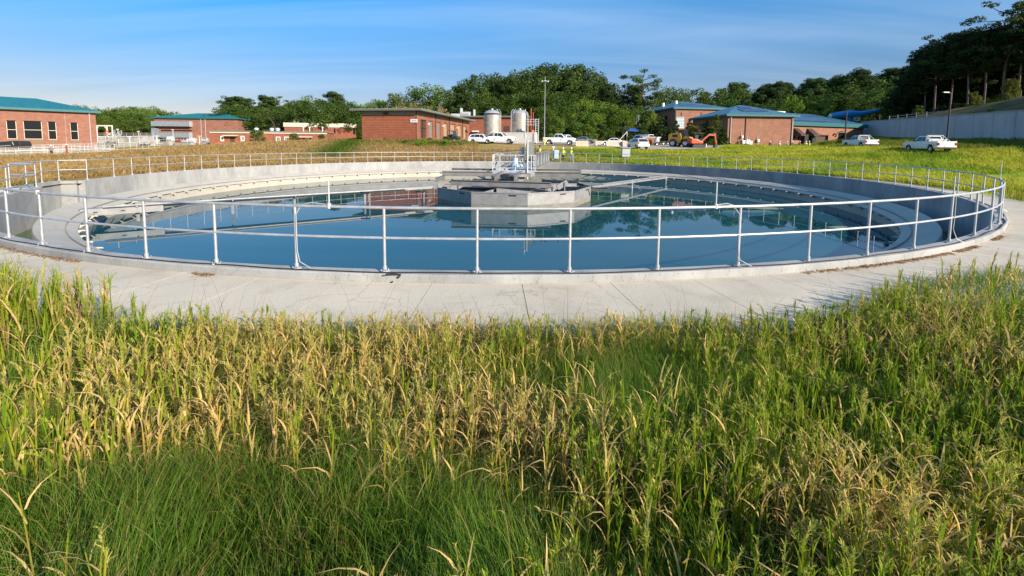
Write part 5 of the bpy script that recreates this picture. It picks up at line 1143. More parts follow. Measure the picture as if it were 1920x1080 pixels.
# yellow telehandler
p = gpos(1276, 79); e = thing('wheel_loader', 'yellow wheeled earth mover facing away in front of the dark cedars', 'loader', p, ra(-50))
MB().prism([(-2.0,.75),(-1.85,.7)]+arch(-1.0,.72,.7)[1:-1]+[(-.2,.7),(.4,.8),(.55,1.9),(.3,2.45),(-1.5,2.5),(-2.0,2.2)], -.8, .8).build('engine_hood', yellow, e, bevel=.08)
MB().bx(-2.06,-2.0,-.55,.55,1.0,2.05).build('radiator_grille', mat('grille_brown', (.25,.12,.03), .6, var=.2), e)
MB().prism([(.7,.7),(2.2,.6),(2.3,1.4),(1.8,1.8),(.7,1.8)], -.6, .6).build('front_frame', yellow, e, bevel=.05)
MB().bx(-1.2,-.2,-.82,-.79,1.75,2.2).bx(-1.2,-.2,.79,.82,1.75,2.2).build('side_vent', dark, e)
MB().prism([(-.3,2.46),(1.1,1.85),(1.2,1.9),(.9,3.0),(-.2,3.0)], -.62, .62).build('cab', glassb, e, bevel=.04); MB().bx(-.35,1.0,-.68,.68,3.0,3.1).build('cab_roof', dark, e)
MB().tube([(-1.4,.3,2.5),(-1.4,.3,3.0)], .07, 8).build('exhaust_pipe', dark, e); MB().prism([(2.2,.2),(3.0,.15),(3.1,.3),(2.5,.5),(2.4,1.2),(2.2,1.2)], -1.1, 1.1).build('bucket', dark, e)
for x in (-1.0,1.4):
    for y in (-.85,.85): wheel(e, x, y, .70, .45)
# red mini excavator
p = gpos(1306, 75.5); e = thing('mini_excavator', 'orange red mini excavator with its arm reaching right', 'excavator', p, ra(6))
for y in (-.65,.65):
    m = MB().prism([(-1.1,.1),(-.95,0),(.95,0),(1.1,.1),(1.15,.3),(1.0,.5),(-1.0,.5),(-1.15,.3)], y-.18, y+.18); m.build('track', dark, e, bevel=.04)
MB().bx(-.7,.7,-.5,.5,.45,.7).build('undercarriage', dark, e)
MB().prism([(-1.25,.75),(.75,.75),(.8,1.1),(.3,1.2),(-.4,1.5),(-1.2,1.6),(-1.35,1.2)], -.75, .75).build('house', orange, e, bevel=.07)
MB().bx(-.55,.45,-.65,.35,1.25,1.55).build('seat', dark, e)
for x, y in ((-.65,-.68),(-.65,.68),(.5,-.68),(.5,.68)): MB().tube([(x,y,1.2),(x,y,2.5)], .045, 6).build('canopy_post', dark, e)
MB().bx(-.85,.65,-.75,.75,2.5,2.6).build('canopy_roof', dark, e); MB().bx(-.55,.0,-.5,.3,1.5,2.2).build('operator_seat', dark, e)
MB().beam((.7,0,1.0),(2.15,0,2.25),.2,.24).beam((2.1,0,2.25),(3.35,0,2.2),.18,.22).build('boom', orange, e, bevel=.03)
MB().beam((3.2,0,2.45),(3.55,0,.75),.16,.2).build('dipper_arm', orange, e, bevel=.03); MB().tube([(1.2,.0,1.75),(2.7,0,2.5)], .06, 8).tube([(2.0,0,2.45),(3.3,0,2.45)], .055, 8).build('hydraulic_ram', dark, e)
MB().prism([(3.3,.8),(3.7,.75),(3.6,.3),(3.3,.1),(3.1,.25)], -.28, .28).build('bucket', dark, e); MB().prism([(1.25,.15),(1.35,.1),(1.4,.75),(1.3,.75)], -.8, .8).build('dozer_blade', trim_w, e)
# ------------------------------------------------------------------ people
def bodymesh(name, pose):
    """one continuous skinned body, about 1.75 m; pose 'stand', 'hip' (hands together in front) or 'lean'"""
    lean = .12 if pose == 'lean' else 0.0
    V = []; E = []; Rr = []
    def add(p, r, par=None):
        V.append(p); Rr.append(r); i = len(V)-1
        if par is not None: E.append((par, i))
        return i
    pel = add((0,0,.95), (.155,.115)); wa = add((0,lean*.3,1.10), (.14,.105), pel); chs = add((0,lean*.7,1.32), (.165,.12), wa); nk0 = add((0,lean,1.47), (.10,.085), chs); nk = add((0,lean+.01,1.53), (.052,.055), nk0)
    hd = add((0,lean+.03,1.60), (.072,.085), nk); hm_ = add((0,lean+.03,1.68), (.078,.095), hd); add((0,lean+.02,1.755), (.05,.06), hm_)
    no = add((0,lean+.125,1.65), (.014,.016), hm_)
    for s in (-1, 1):
        add((s*.085,lean+.02,1.655), (.012,.025), hm_)
        hp = add((s*.095,0,.88), (.092,.098), pel); kn = add((s*.105,.02,.50), (.060,.064), hp); an_ = add((s*.11,-.02,.10), (.040,.044), kn); add((s*.125,.14,.045), (.038,.034), an_)
        sh = add((s*.19,lean-.01,1.42), (.065,.066), chs)
        if pose == 'hip' : el, wr = (s*.27,lean+.02,1.15), (s*.12,lean+.26,1.16)
        elif pose == 'lean': el, wr = (s*.26,lean+.12,1.17), (s*.22,lean+.34,1.08)
        else: el, wr = (s*.26,-.03,1.14), (s*.27,.10,.90)
        eb = add(el, (.044,.046), sh); wi = add(wr, (.029,.028), eb); d = (Vector(wr)-Vector(el)).normalized(); w0 = Vector(wr); pa = add(tuple(w0+d*.06), (.032,.020), wi)
        sd2 = d.cross(Vector((0,0,1))).normalized() if abs(d.z) < .9 else Vector((0,1,0))
        for q, l in ((-.03,.075),(-.01,.088),(.01,.082),(.03,.065)):
            f1 = add(tuple(w0+d*(.06+l*.5)+sd2*q), (.0095,.0095), pa); add(tuple(w0+d*(.06+l)+sd2*q*.9+Vector((0,0,-.012))), (.008,.008), f1)
        t1 = add(tuple(w0+d*.05+sd2*-s*.045), (.011,.011), wi); add(tuple(w0+d*.09+sd2*-s*.052), (.009,.009), t1)
    me = bpy.data.meshes.new(name); me.from_pydata(V, E, []); o = bpy.data.objects.new('tmp', me); COL.objects.link(o)
    mod = o.modifiers.new('s', 'SKIN'); 
    for i, r in enumerate(Rr): me.skin_vertices[0].data[i].radius = r
    me.skin_vertices[0].data[0].use_root = True
    sb = o.modifiers.new('u', 'SUBSURF'); sb.levels = 1; sb.render_levels = 1
    dg = bpy.context.evaluated_depsgraph_get(); dg.update(); ev = o.evaluated_get(dg); nm = bpy.data.meshes.new_from_object(ev); nm.name = name
    bpy.data.objects.remove(o); nm.polygons.foreach_set('use_smooth', [True]*len(nm.polygons)); return nm
BODY = {}
def person(lab, loc, rz, pose='stand', shirt=shirtw, legs=navy, hat=white, vest=True, scale=1.0):
    if pose not in BODY: BODY[pose] = bodymesh('person_body', pose)
    e = thing('person', lab, 'person', loc, rz); e.scale = (scale,)*3; me = BODY[pose].copy(); lean = .12 if pose == 'lean' else 0
    for m in (skinm, shirt, legs, dark): me.materials.append(m)
    for p in me.polygons:
        c = p.center; z = c.z; ax = abs(c.x)
        p.material_index = 3 if z < .105 else (2 if z < 1.0 and ax < .24 and c.y < .2 else (0 if z > 1.50 else 1))
        wrist = (pose == 'stand' and z < .93 and ax > .22) or (pose == 'hip' and c.y > lean+.22 and z < 1.3) or (pose == 'lean' and c.y > .40 and z < 1.2)
        if wrist: p.material_index = 0
    b = bpy.data.objects.new('body', me); COL.objects.link(b); b.parent = e
    if vest:
        ys = [(1.0,.165,.125),(1.12,.162,.125),(1.3,.185,.14),(1.42,.19,.125),(1.47,.125,.10)]
        m = MB(); n = 18
        for j, (z, rx, ry) in enumerate(ys): m.v += [(rx*math.cos(2*PI*k/n), lean*(z-.95)/.5+ry*math.sin(2*PI*k/n), z) for k in range(n)]
        m.f = [(j*n+k, j*n+(k+1) % n, (j+1)*n+(k+1) % n, (j+1)*n+k) for j in range(4) for k in range(n)]
        v = m.build('safety_vest', hivis, e, smooth=True)
        t = MB().lathe([(.168,1.07),(.172,1.07),(.172,1.12),(.168,1.12)], n=18); t.v = [(x, y*.80+lean*.3, z) for x, y, z in t.v]; t.build('reflective_band', reflt, v)
    MB().lathe([(.148,1.70),(.112,1.705),(.108,1.76),(.085,1.815),(.045,1.845),(0,1.852)], c=(0,lean+.02,0), n=18, closed=False).box((0,lean+.14,1.70),(.15,.1,.015)).build('hard_hat', hat, e, smooth=True)
    return e
def onwall(px, D): p = at(px, 303, D); p.z = g1(p.x, p.y); return p
q = onwall(1055.5, 53.0); person('person in yellow vest, pale shirt, dark trousers and white hard hat, by the far rail', q, ra(155), 'hip', shirtw, navy)
q = onwall(1070.5, 53.2); person('person in yellow vest, blue jeans and white hard hat behind the far rail', q, ra(178), 'lean', shirtd, denim)
q = at(1012.5, 283.5, 46); q.z = PZ+.0; person('person in yellow vest bending over the access bridge', q, ra(170), 'lean', shirtd, navy, hat=dark)
for i, (px, D, ps, sh_, lg, vs__, lab) in enumerate(((1444,83.5,'stand',shirtd,navy,False,'person in dark clothes and white hard hat standing alone before the filter building'),
    (1462,84,'stand',shirtw,navy,False,'person with white hard hat half hidden in grass near the brick corner'), (1476,83,'hip',shirtw,navy,False,'person in pale shirt and white hard hat under the awning'),
    (1485.5,82,'stand',shirtd,navy,True,'person in yellow vest and dark trousers right below the brick corner'), (1499.5,82.5,'hip',shirtd,navy,False,'person in dark clothes with orange vest among the group'),
    (1512,82.5,'lean',shirtw,navy,True,'person in pale shirt with yellow vest, second from right of the group'), (1517.5,82,'stand',shirtd,navy,True,'person with yellow vest at the right end of the group'))):
    e = person(lab, gpos(px, D)+Vector((0,0,-.5)), ra(180+i*37), ps, sh_, lg, vest=vs__)
    if i == 4:
        m = MB(); n = 14; ys = [(1.0,.165,.125),(1.3,.185,.14),(1.45,.14,.11)]
        for (z, rx, ry) in ys: m.v += [(rx*math.cos(2*PI*k/n), ry*math.sin(2*PI*k/n), z) for k in range(n)]
        m.f = [(j*n+k, j*n+(k+1) % n, (j+1)*n+(k+1) % n, (j+1)*n+k) for j in range(2) for k in range(n)]; m.build('safety_vest', orange, e, smooth=True)
q = at(97, 293.5, 66); person('person in a grey shirt and white hat standing among the far left rails', q+Vector((0,0,-.1)), ra(200), 'stand', mat('grey_shirt', (.2,.17,.17), .8, var=.1), navy, vest=False)
# ------------------------------------------------------------------ trees
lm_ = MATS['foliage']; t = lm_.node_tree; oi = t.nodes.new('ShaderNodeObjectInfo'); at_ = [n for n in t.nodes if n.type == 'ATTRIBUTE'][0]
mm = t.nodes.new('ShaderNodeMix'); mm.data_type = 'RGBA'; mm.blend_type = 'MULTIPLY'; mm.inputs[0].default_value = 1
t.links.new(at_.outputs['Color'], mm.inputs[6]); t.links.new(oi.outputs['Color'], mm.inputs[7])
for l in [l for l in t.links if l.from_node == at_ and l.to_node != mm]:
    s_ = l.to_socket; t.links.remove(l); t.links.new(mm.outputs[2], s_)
def fastmesh(name, v, f, m, tint=None, smooth=False):
    me = bpy.data.meshes.new(name); nf, k = f.shape
    me.vertices.add(len(v)); me.vertices.foreach_set('co', v.astype(np.float32).ravel())
    me.loops.add(nf*k); me.loops.foreach_set('vertex_index', f.astype(np.int32).ravel())
    me.polygons.add(nf); me.polygons.foreach_set('loop_start', np.arange(0, nf*k, k, dtype=np.int32))
    try: me.polygons.foreach_set('loop_total', np.full(nf, k, np.int32))
    except Exception: pass
    if smooth: me.polygons.foreach_set('use_smooth', np.ones(nf, bool))
    me.update(calc_edges=True)
    if tint is not None:
        c4 = np.ones((len(v), 4), np.float32); c4[:, :3] = tint; a = me.color_attributes.new('tint', 'FLOAT_COLOR', 'POINT'); a.data.foreach_set('color', c4.ravel())
    me.materials.append(m); return me
def leaves(cent, size, out, col, asp=0.55, flat=0.0):
    n = len(cent); d = rng.normal(size=(n, 3)); d[:, 2] *= (1-flat); d /= np.linalg.norm(d, axis=1)[:, None]
    nr = out*1.3+rng.normal(size=(n, 3))*0.55; u = np.cross(nr, d); u /= np.linalg.norm(u, axis=1)[:, None]+1e-9
    s = (size*(0.6+0.8*rng.random(n)))[:, None]
    v = np.stack([cent-d*s*.5, cent+u*s*asp*.5-d*s*.05, cent+d*s*.5, cent-u*s*asp*.5-d*s*.05], 1).reshape(-1, 3)
    return v, np.arange(4*n).reshape(n, 4), np.repeat(col, 4, 0)
def crown_blobs(blobs, per, size, base, hv=.22, asp=.55, flat=0., sq=1.):
    C, O, T = [], [], []
    for (c, r) in blobs:
        n = max(6, int(per*(r**2))); d = rng.normal(size=(n, 3)); d /= np.linalg.norm(d, axis=1)[:, None]
        rad = r*(0.45+0.6*rng.random(n)**.6); p = d*rad[:, None]; p[:, 2] *= sq; C.append(p+np.array(c)); O.append(d)
        br = .78+.5*random.random(); w = random.random(); cc = np.array(base)*br*(np.array([1.0+.25*w, 1.0, 1.0-.2*w]))
        T.append(cc[None]*(1-hv+2*hv*rng.random((n, 1))))
    return leaves(np.concatenate(C), size, np.concatenate(O), np.concatenate(T), asp, flat)
def make_tree(name, kind, seed):
    random.seed(seed); H = 10.0; tr = MB(); blobs = []
    if kind == 'broad':
        tr.tube([(0,0,-.6),(0.05,.0,1.6),(.1,.05,3.6),(.05,.1,6.0)], [.28,.22,.17,.06], 8)
        for i in range(46):
            a = random.uniform(0, 2*PI); zz = random.betavariate(1.5, 1.3); pr = math.sin(PI*min(1, .12+zz*.86))**.7; rr_ = pr*2.9*(random.random()**.35)*random.uniform(.75, 1.12)
            blobs.append(((rr_*math.cos(a), rr_*math.sin(a), 2.2+zz*7.1), random.uniform(.55, 1.05)))
        for i in range(0, 14): c = blobs[i][0]; tr.tube([(0.05,.03,min(c[2]-.5, 2+i*.25)),(c[0]*.5,c[1]*.5,c[2]*.55+1.0),c], [.09,.06,.02], 5)
        v, f, tcol = crown_blobs(blobs, 150, .30, (.062,.100,.022))
    elif kind == 'round':
        tr.tube([(0,0,-.4),(0,0,1.6),(.1,0,4)], [.2,.17,.08], 8)
        for i in range(60):
            a = random.uniform(0, 2*PI); zz = random.random(); pr = math.sqrt(max(0, 1-(2*zz-1)**2)); rr_ = pr*3.3*random.uniform(.55, 1.05)
            blobs.append(((rr_*math.cos(a), rr_*math.sin(a), 1.3+zz*7.9), random.uniform(.5, .95)))
        for i in range(12): c = blobs[i][0]; tr.tube([(0,0,1+.1*i),(c[0]*.5,c[1]*.5,c[2]*.6+.5),c], [.07,.05,.02], 5)
        v, f, tcol = crown_blobs(blobs, 120, .28, (.062,.102,.022))
    elif kind == 'pine':
        sw_ = random.uniform(-.3, .3); tr.tube([(0,0,-.6),(sw_*.3,0,3),(sw_,.1,6.5),(sw_*.8,.1,9.6)], [.10,.085,.065,.02], 8)
        for i in range(26):
            zz = 4.6+5.2*(i/25)**.9; a = i*2.4+random.random(); ln = (2.35*(1-((zz-5.8)/4.6)**2*.85) if zz > 5.8 else 1.6+.5*(zz-4.6))*random.uniform(.55, 1.1); ln = max(.35, ln)
            t0 = sw_*min(1, zz/6.5); e = (t0+ln*math.cos(a), ln*math.sin(a), zz+random.uniform(-.1, .5)); tr.tube([(t0,0.05,zz-.2),(t0+ln*.5*math.cos(a),ln*.5*math.sin(a),zz+.02),e], [.05,.035,.015], 5)
            for q in range(5): s_ = .30+.7*random.random(); blobs.append(((t0+ln*s_*math.cos(a)+random.uniform(-.35,.35), ln*s_*math.sin(a)+random.uniform(-.35,.35), zz+.2*s_+random.uniform(-.05,.3)), random.uniform(.34, .62)))
        blobs.append(((sw_*.8,.1,9.7), .35)); v, f, tcol = crown_blobs(blobs, 420, .25, (.045,.075,.024), asp=.32, sq=.72)
    elif kind == 'openpine':
        tr.tube([(0,0,-.6),(.15,0,3.5),(.1,.1,7),(.2,.1,9.5)], [.10,.09,.07,.03], 8)
        for i in range(22):
            zz = 5.2+4.6*(i/21); a = i*2.1+random.random()*1.5; ln = random.uniform(.9, 2.7)*(1.1-.07*abs(zz-7)**1.6*.6); e = (.1+ln*math.cos(a), ln*math.sin(a), zz+random.uniform(0, .6))
            tr.tube([(.1,.05,zz-.3),(.1+ln*.5*math.cos(a),ln*.5*math.sin(a),zz-.05),e], [.06,.04,.02], 5)
            for q in range(3): s_ = .6+.45*random.random(); blobs.append(((.1+ln*s_*math.cos(a)+random.uniform(-.25,.25), ln*s_*math.sin(a)+random.uniform(-.25,.25), e[2]+random.uniform(-.05,.3)), random.uniform(.3, .62)))
        v, f, tcol = crown_blobs(blobs, 260, .25, (.06,.095,.03), asp=.38, sq=.6)
    elif kind == 'cone':
        tr.tube([(0,0,-.4),(0,0,5),(0,0,9.7)], [.2,.12,.02], 8)
        for i in range(80):
            zz = random.random()**1.25; a = random.uniform(0, 2*PI); rr_ = (1-zz)**.8*2.7*random.uniform(.5, 1.08); blobs.append(((rr_*math.cos(a), rr_*math.sin(a), .5+zz*9.2), random.uniform(.35, .6)*(1-.4*zz)))
        v, f, tcol = crown_blobs(blobs, 300, .40, (.045,.075,.022), asp=.5)
    elif kind == 'spread':      # flat topped mimosa with pink bloom
        tr.tube([(0,0,-.4),(.1,0,3),(.2,0,5)], [.3,.24,.15], 8)
        for i in range(60):
            a = random.uniform(0, 2*PI); rr_ = 7.2*math.sqrt(random.random()); zz = 9.3-.055*rr_**2+random.uniform(-1.1, .4); blobs.append(((rr_*math.cos(a), rr_*math.sin(a), zz), random.uniform(.6, 1.1)))
            if i < 12: tr.tube([(.15,0,3.5),(rr_*.5*math.cos(a),rr_*.5*math.sin(a),6.3),(rr_*math.cos(a),rr_*math.sin(a),zz)], [.12,.08,.03], 5)
        v, f, tcol = crown_blobs(blobs, 90, .32, (.12,.15,.04), sq=.5)
        k = rng.random(len(f)) < .28; tcol = tcol.copy(); tcol[np.repeat(k, 4)] = np.array([.5,.30,.22])
    else:                        # shrub
        for i in range(5): a = i*1.3; tr.tube([(0,0,-.5),(1.2*math.cos(a),1.2*math.sin(a),3),(2.4*math.cos(a),2.4*math.sin(a),7)], [.18,.12,.04], 5)
        for i in range(55):
            a = random.uniform(0, 2*PI); zz = random.random(); rr_ = 4.4*math.sqrt(random.random())*(1.05-.55*zz**2); blobs.append(((rr_*math.cos(a), rr_*math.sin(a), .7+zz*8.2), random.uniform(.7, 1.2)))
        v, f, tcol = crown_blobs(blobs, 120, .44, (.07,.11,.025))
    e = thing(name, None, 'tree'); o = tr.build('trunk', pbark if 'pine' in kind else bark, e, smooth=True)
    me = fastmesh('crown', v, f, lm_, tcol); c = bpy.data.objects.new('crown', me); COL.objects.link(c); c.parent = e
    return e
random.seed(5)
PROTO = {}
for kind, n in (('broad', 3), ('round', 2), ('pine', 3), ('openpine', 2), ('cone', 2), ('spread', 1), ('shrub', 2)):
    PROTO[kind] = [make_tree({'broad':'broadleaf_tree','round':'broadleaf_tree','pine':'pine_tree','openpine':'pine_tree','cone':'conifer_tree','spread':'mimosa_tree','shrub':'shrub'}[kind], kind, 100+len(PROTO)*10+i) for i in range(n)]
USED = set(); random.seed(77)
def tree(px, pyt, D, kind, lab, cat='tree', group=None, wid=1.0, col=(1,1,1), base=None, zsink=0.0):
    p = at(px, 265, D); z, s_ = hill_at(p.x, p.y); z = base if base is not None else z
    zt = at(px, pyt, D).z; h = max(.6, zt-z); pr = random.choice(PROTO[kind]); s = h/(9.9 if kind != 'shrub' else 9.3)
    if pr not in USED: USED.add(pr); o = pr
    else: o = copy_tree(pr)
    o.location = (p.x, p.y, z-zsink); o.rotation_euler = (0, 0, random.uniform(0, 2*PI)); o.scale = (s*wid, s*wid, s); o['label'] = lab; o['category'] = cat
    if group: o['group'] = group
    elif 'group' in o: del o['group']
    q = random.uniform(1.02, 1.45)
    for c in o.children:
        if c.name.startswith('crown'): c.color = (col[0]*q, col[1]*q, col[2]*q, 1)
    return o
Lt, Br, Dk, Bl = (1.9, 1.75, 1.2), (2.6, 2.3, 1.3), (.8, .85, .9), (.9, 1.05, 1.25)
def row(items, D, kinds, lab, group, dj=8, wid=(.9,1.25), col=(1,1,1), cat='tree'):
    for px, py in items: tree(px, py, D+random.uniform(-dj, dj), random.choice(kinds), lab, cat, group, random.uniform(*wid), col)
# far left belt between and behind the teal roofs
row([(128,197),(150,193),(172,197),(196,203),(214,199),(236,196),(254,200),(270,198),(288,197),(305,204),(330,207)], 185, ['broad','round'], 'green broadleaf tree in the belt between the two teal roofed buildings', 'trees between the teal roofed buildings', col=(1.35,1.4,1.1))
row([(140,206),(188,212),(225,211),(265,214),(285,206),(205,222),(245,225)], 168, ['round','broad'], 'lower rounded tree in front of the left tree belt', 'lower trees of the left belt', col=(1.1,1.2,1.0))
# belt behind the office blocks
for px, py, kd, lab in ((438,184,'pine','dark pine rising just right of the second teal roof'), (462,187,'pine','shorter dark pine over the left end of the office block'), (505,184,'pine','pine with spreading crown above the office roof vents'), (528,187,'openpine','flat topped pine left of the cream parapet'),
    (585,176,'round','tallest rounded dark tree above the cream parapet'), (630,178,'pine','wide spreading pine right of the tallest dark tree'), (655,188,'broad','tree between the spreading pine and the workshop roof')):
    tree(px, py, 178, kd, lab, wid=1.45 if 'pine' in kd else 1.2, col=(1.0,1.1,1.0))
row([(425,200),(450,203),(478,205),(497,206),(518,205),(540,196),(560,186),(572,188),(605,184),(620,192),(648,196),(664,200),(680,197)], 168, ['broad','round'], 'dark broadleaf tree of the belt behind the brick offices', 'trees behind the brick offices', col=(.9,1.0,.95))
row([(455,218),(490,220),(535,212),(580,205),(610,210),(640,212),(668,214)], 158, ['round','shrub'], 'low dense tree closing the belt behind the offices', 'low trees behind the offices', wid=(1.0,1.4), col=(.75,.85,.8))
row([(432,196),(448,194),(468,196),(486,197),(506,196),(524,198),(548,190),(566,186),(596,184),(612,186),(634,190),(652,192),(672,196)], 162, ['round'], 'dense dark rounded tree of the office belt', 'dense trees of the office belt', wid=(1.25,1.6), col=(.8,.92,.88))
row([(134,200),(160,200),(184,205),(206,206),(228,203),(248,203),(268,203),(288,203),(308,208)], 176, ['round'], 'dense rounded tree between the teal roofs', 'dense trees between the teal roofs', wid=(1.3,1.6), col=(1.1,1.25,1.0))
row([(690,190),(705,185),(722,188),(735,182)], 170, ['broad','round'], 'light green tree behind the workshop roof', 'trees behind the workshop', col=(1.5,1.6,1.1))
tree(745, 169, 160, 'broad', 'slender dark tree standing above the workshop roof'); tree(812, 155, 165, 'round', 'big bright green tree rising behind the workshop, left of the wooded hill', wid=1.25, col=(1.35,1.5,1.0)); tree(788, 158, 170, 'broad', 'dark green tree just left of the big bright one', wid=1.2)
tree(835, 165, 168, 'broad', 'tree closing the gap between the big bright tree and the hill', wid=1.2)
tree(775, 191, 128, 'spread', 'flat crowned mimosa with pinkish bloom behind the workshop roof', wid=.85); tree(818, 196, 130, 'spread', 'second pinkish mimosa behind the workshop, nearer the silos', wid=.75)
tree(880, 182, 135, 'cone', 'pointed dark green tree between mimosa and left silo', wid=1.3)
# wooded hill
hill = [(858,162),(875,146),(893,136),(910,132),(928,138),(945,134),(962,132),(980,124),(997,120),(1012,124),(1030,117),(1045,114),(1060,119),(1078,121),(1095,124),(1110,134),(1125,146),(1140,152),(1154,166)]
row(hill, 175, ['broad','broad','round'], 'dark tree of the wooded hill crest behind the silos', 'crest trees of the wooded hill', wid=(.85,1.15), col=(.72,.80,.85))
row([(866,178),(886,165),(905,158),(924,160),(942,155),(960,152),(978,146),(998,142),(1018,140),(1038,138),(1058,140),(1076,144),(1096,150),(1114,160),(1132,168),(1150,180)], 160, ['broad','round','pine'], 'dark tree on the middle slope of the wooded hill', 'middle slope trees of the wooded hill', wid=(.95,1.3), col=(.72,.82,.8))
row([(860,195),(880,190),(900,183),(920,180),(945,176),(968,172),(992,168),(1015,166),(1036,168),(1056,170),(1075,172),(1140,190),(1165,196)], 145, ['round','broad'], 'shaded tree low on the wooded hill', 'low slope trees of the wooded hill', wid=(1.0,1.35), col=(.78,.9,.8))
row([(1040,205),(1062,200),(1022,196),(1180,200),(1195,196),(1175,212)], 130, ['round','broad'], 'leafy tree at the foot of the wooded hill', 'trees at the foot of the wooded hill', wid=(1.0,1.3), col=(1.0,1.15,.9))
for px, py, D, kd, lab, wd, c in ((1098,185,116,'round','bright round tree left of the trio in front of the wooded hill',1.15,(1.75,1.8,1.0)), (1132,188,114,'round','bright round tree in the middle of the trio before the wooded hill',1.2,(1.6,1.75,1.0)), (1168,201,113,'broad','bright tree at the right of the trio before the hill',1.3,(1.5,1.65,1.0)),
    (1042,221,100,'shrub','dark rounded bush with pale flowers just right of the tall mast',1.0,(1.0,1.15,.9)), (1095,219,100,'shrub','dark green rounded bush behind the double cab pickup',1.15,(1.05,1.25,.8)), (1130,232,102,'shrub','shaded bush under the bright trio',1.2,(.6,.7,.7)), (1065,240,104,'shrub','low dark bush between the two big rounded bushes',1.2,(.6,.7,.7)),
    (1218,206,122,'broad','pale green feathery tree left of the tall brick building',1.3,(1.7,1.6,1.3)), (1240,216,104,'cone','dark cedar left end of the cedar row',1.7,(.62,.72,.75)), (1222,228,106,'cone','low dark cedar beside the tarp shelter',1.6,(.62,.72,.75)), (1266,226,96,'cone','dark cedar behind the yellow earth mover',1.7,(.62,.72,.75)),
    (1292,224,95,'cone','dark pointed cedar before the tall brick building',1.5,(.7,.8,.8)), (1322,224,89,'cone','dark cedar behind the orange excavator',1.6,(.62,.72,.75)), (1341,215,88,'cone','olive tinged cedar against the filter building wall',1.7,(1.5,1.35,.8)), (1304,236,92,'shrub','bronze leaved bush between the cedars',.9,(1.6,1.1,.8)), (1356,238,86,'cone','dark cedar at the shaded side of the filter building',1.3,(.7,.8,.75))):
    tree(px, py, D, kd, lab, wid=wd, col=c, cat='bush' if kd == 'shrub' else 'tree')
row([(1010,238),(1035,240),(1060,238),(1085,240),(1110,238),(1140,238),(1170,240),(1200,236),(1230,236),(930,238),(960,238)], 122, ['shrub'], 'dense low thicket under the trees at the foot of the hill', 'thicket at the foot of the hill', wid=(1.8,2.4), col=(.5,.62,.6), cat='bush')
row([(1205,243),(1225,246),(1250,246),(1275,245),(1160,246),(1180,250)], 112, ['shrub'], 'dark undergrowth bush at the back of the gravel yard', 'bushes at the back of the gravel yard', wid=(1.2,1.7), col=(.6,.7,.7), cat='bush')
# right belt
for px, py, kd, lab, wd in ((1203,141,'openpine','tall open pine standing clear against the sky right of the wooded hill',1.5), (1186,165,'pine','dark pine at the foot of the tall open pine',1.4), (1248,158,'broad','upright dark tree, left one of two by the tall open pine',.8), (1270,160,'broad','upright dark tree, right one of two by the tall open pine',.85), (1228,172,'broad','tree between the tall open pine and the upright pair',1.1)):
    tree(px, py, 160, kd, lab, wid=wd, col=(.95,1.1,1.0))
row([(1302,165),(1318,176),(1335,178),(1352,166),(1368,154),(1384,160),(1400,167),(1418,178)], 172, ['broad','pine','broad'], 'tree of the far belt above the solar hip roofs', 'trees above the solar hip roofs', wid=(1.0,1.35), col=(1.0,1.15,1.05))
row([(1425,166),(1440,161),(1455,158),(1470,158),(1486,160),(1502,156),(1518,152),(1534,150),(1550,150),(1566,148),(1582,140),(1597,136),(1606,134),(1622,142),(1640,140),(1655,140),(1668,132),(1684,136)], 165, ['pine','broad','pine'], 'bluish dark pine of the long belt above the low wing', 'belt trees above the low wing', wid=(1.1,1.5), col=(.9,1.05,1.1))
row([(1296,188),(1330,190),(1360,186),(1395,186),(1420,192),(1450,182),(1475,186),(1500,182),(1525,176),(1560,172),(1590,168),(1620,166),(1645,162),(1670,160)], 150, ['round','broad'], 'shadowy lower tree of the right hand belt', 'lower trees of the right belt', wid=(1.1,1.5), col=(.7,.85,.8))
for px, py, lab in ((1482,176,'bright green pointed young tree behind the filter roof'), (1545,183,'bright green young tree left of the blue tube')):
    tree(px, py, 128, 'round', lab, wid=.75, col=(2.0,2.1,1.0))
row([(1575,202),(1600,199),(1625,196),(1650,196),(1672,200),(1690,196)], 152, ['round','shrub'], 'dark bushy tree behind the blue tube', 'trees behind the blue tube', wid=(1.1,1.4), col=(.65,.8,.75))
# pines on the hill at right
for px, py, D, kd, wd, lab in ((1730,96,108,'pine',1.15,'first tall pine of the hill grove, next to the lower belt'), (1747,74,104,'openpine',1.2,'open topped pine at the left shoulder of the hill grove'), (1776,68,102,'pine',1.25,'round topped tall pine behind the white headed street lamp'), (1808,66,98,'pine',1.2,'dark tall pine in the middle of the hill grove'),
    (1838,58,96,'pine',1.2,'tall pine left of the highest one'), (1872,14,94,'openpine',1.15,'highest pine of all with an open ragged top'), (1898,26,92,'openpine',1.1,'second highest pine beside the ragged topped one'), (1918,30,90,'pine',1.2,'tall pine cut by the right edge of the picture'), (1950,20,90,'pine',1.2,'tall pine beyond the right edge')):
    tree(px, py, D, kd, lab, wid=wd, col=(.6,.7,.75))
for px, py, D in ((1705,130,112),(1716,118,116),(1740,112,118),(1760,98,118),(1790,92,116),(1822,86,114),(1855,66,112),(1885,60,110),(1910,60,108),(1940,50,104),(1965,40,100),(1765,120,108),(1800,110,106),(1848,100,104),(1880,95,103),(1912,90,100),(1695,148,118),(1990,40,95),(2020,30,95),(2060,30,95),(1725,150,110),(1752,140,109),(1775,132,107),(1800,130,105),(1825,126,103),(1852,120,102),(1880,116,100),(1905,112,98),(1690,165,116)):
    tree(px, py, D, 'pine', 'dark pine standing deep in the hill grove', group='pines deep in the hill grove', wid=random.uniform(1.1,1.5), col=(.5,.6,.66))
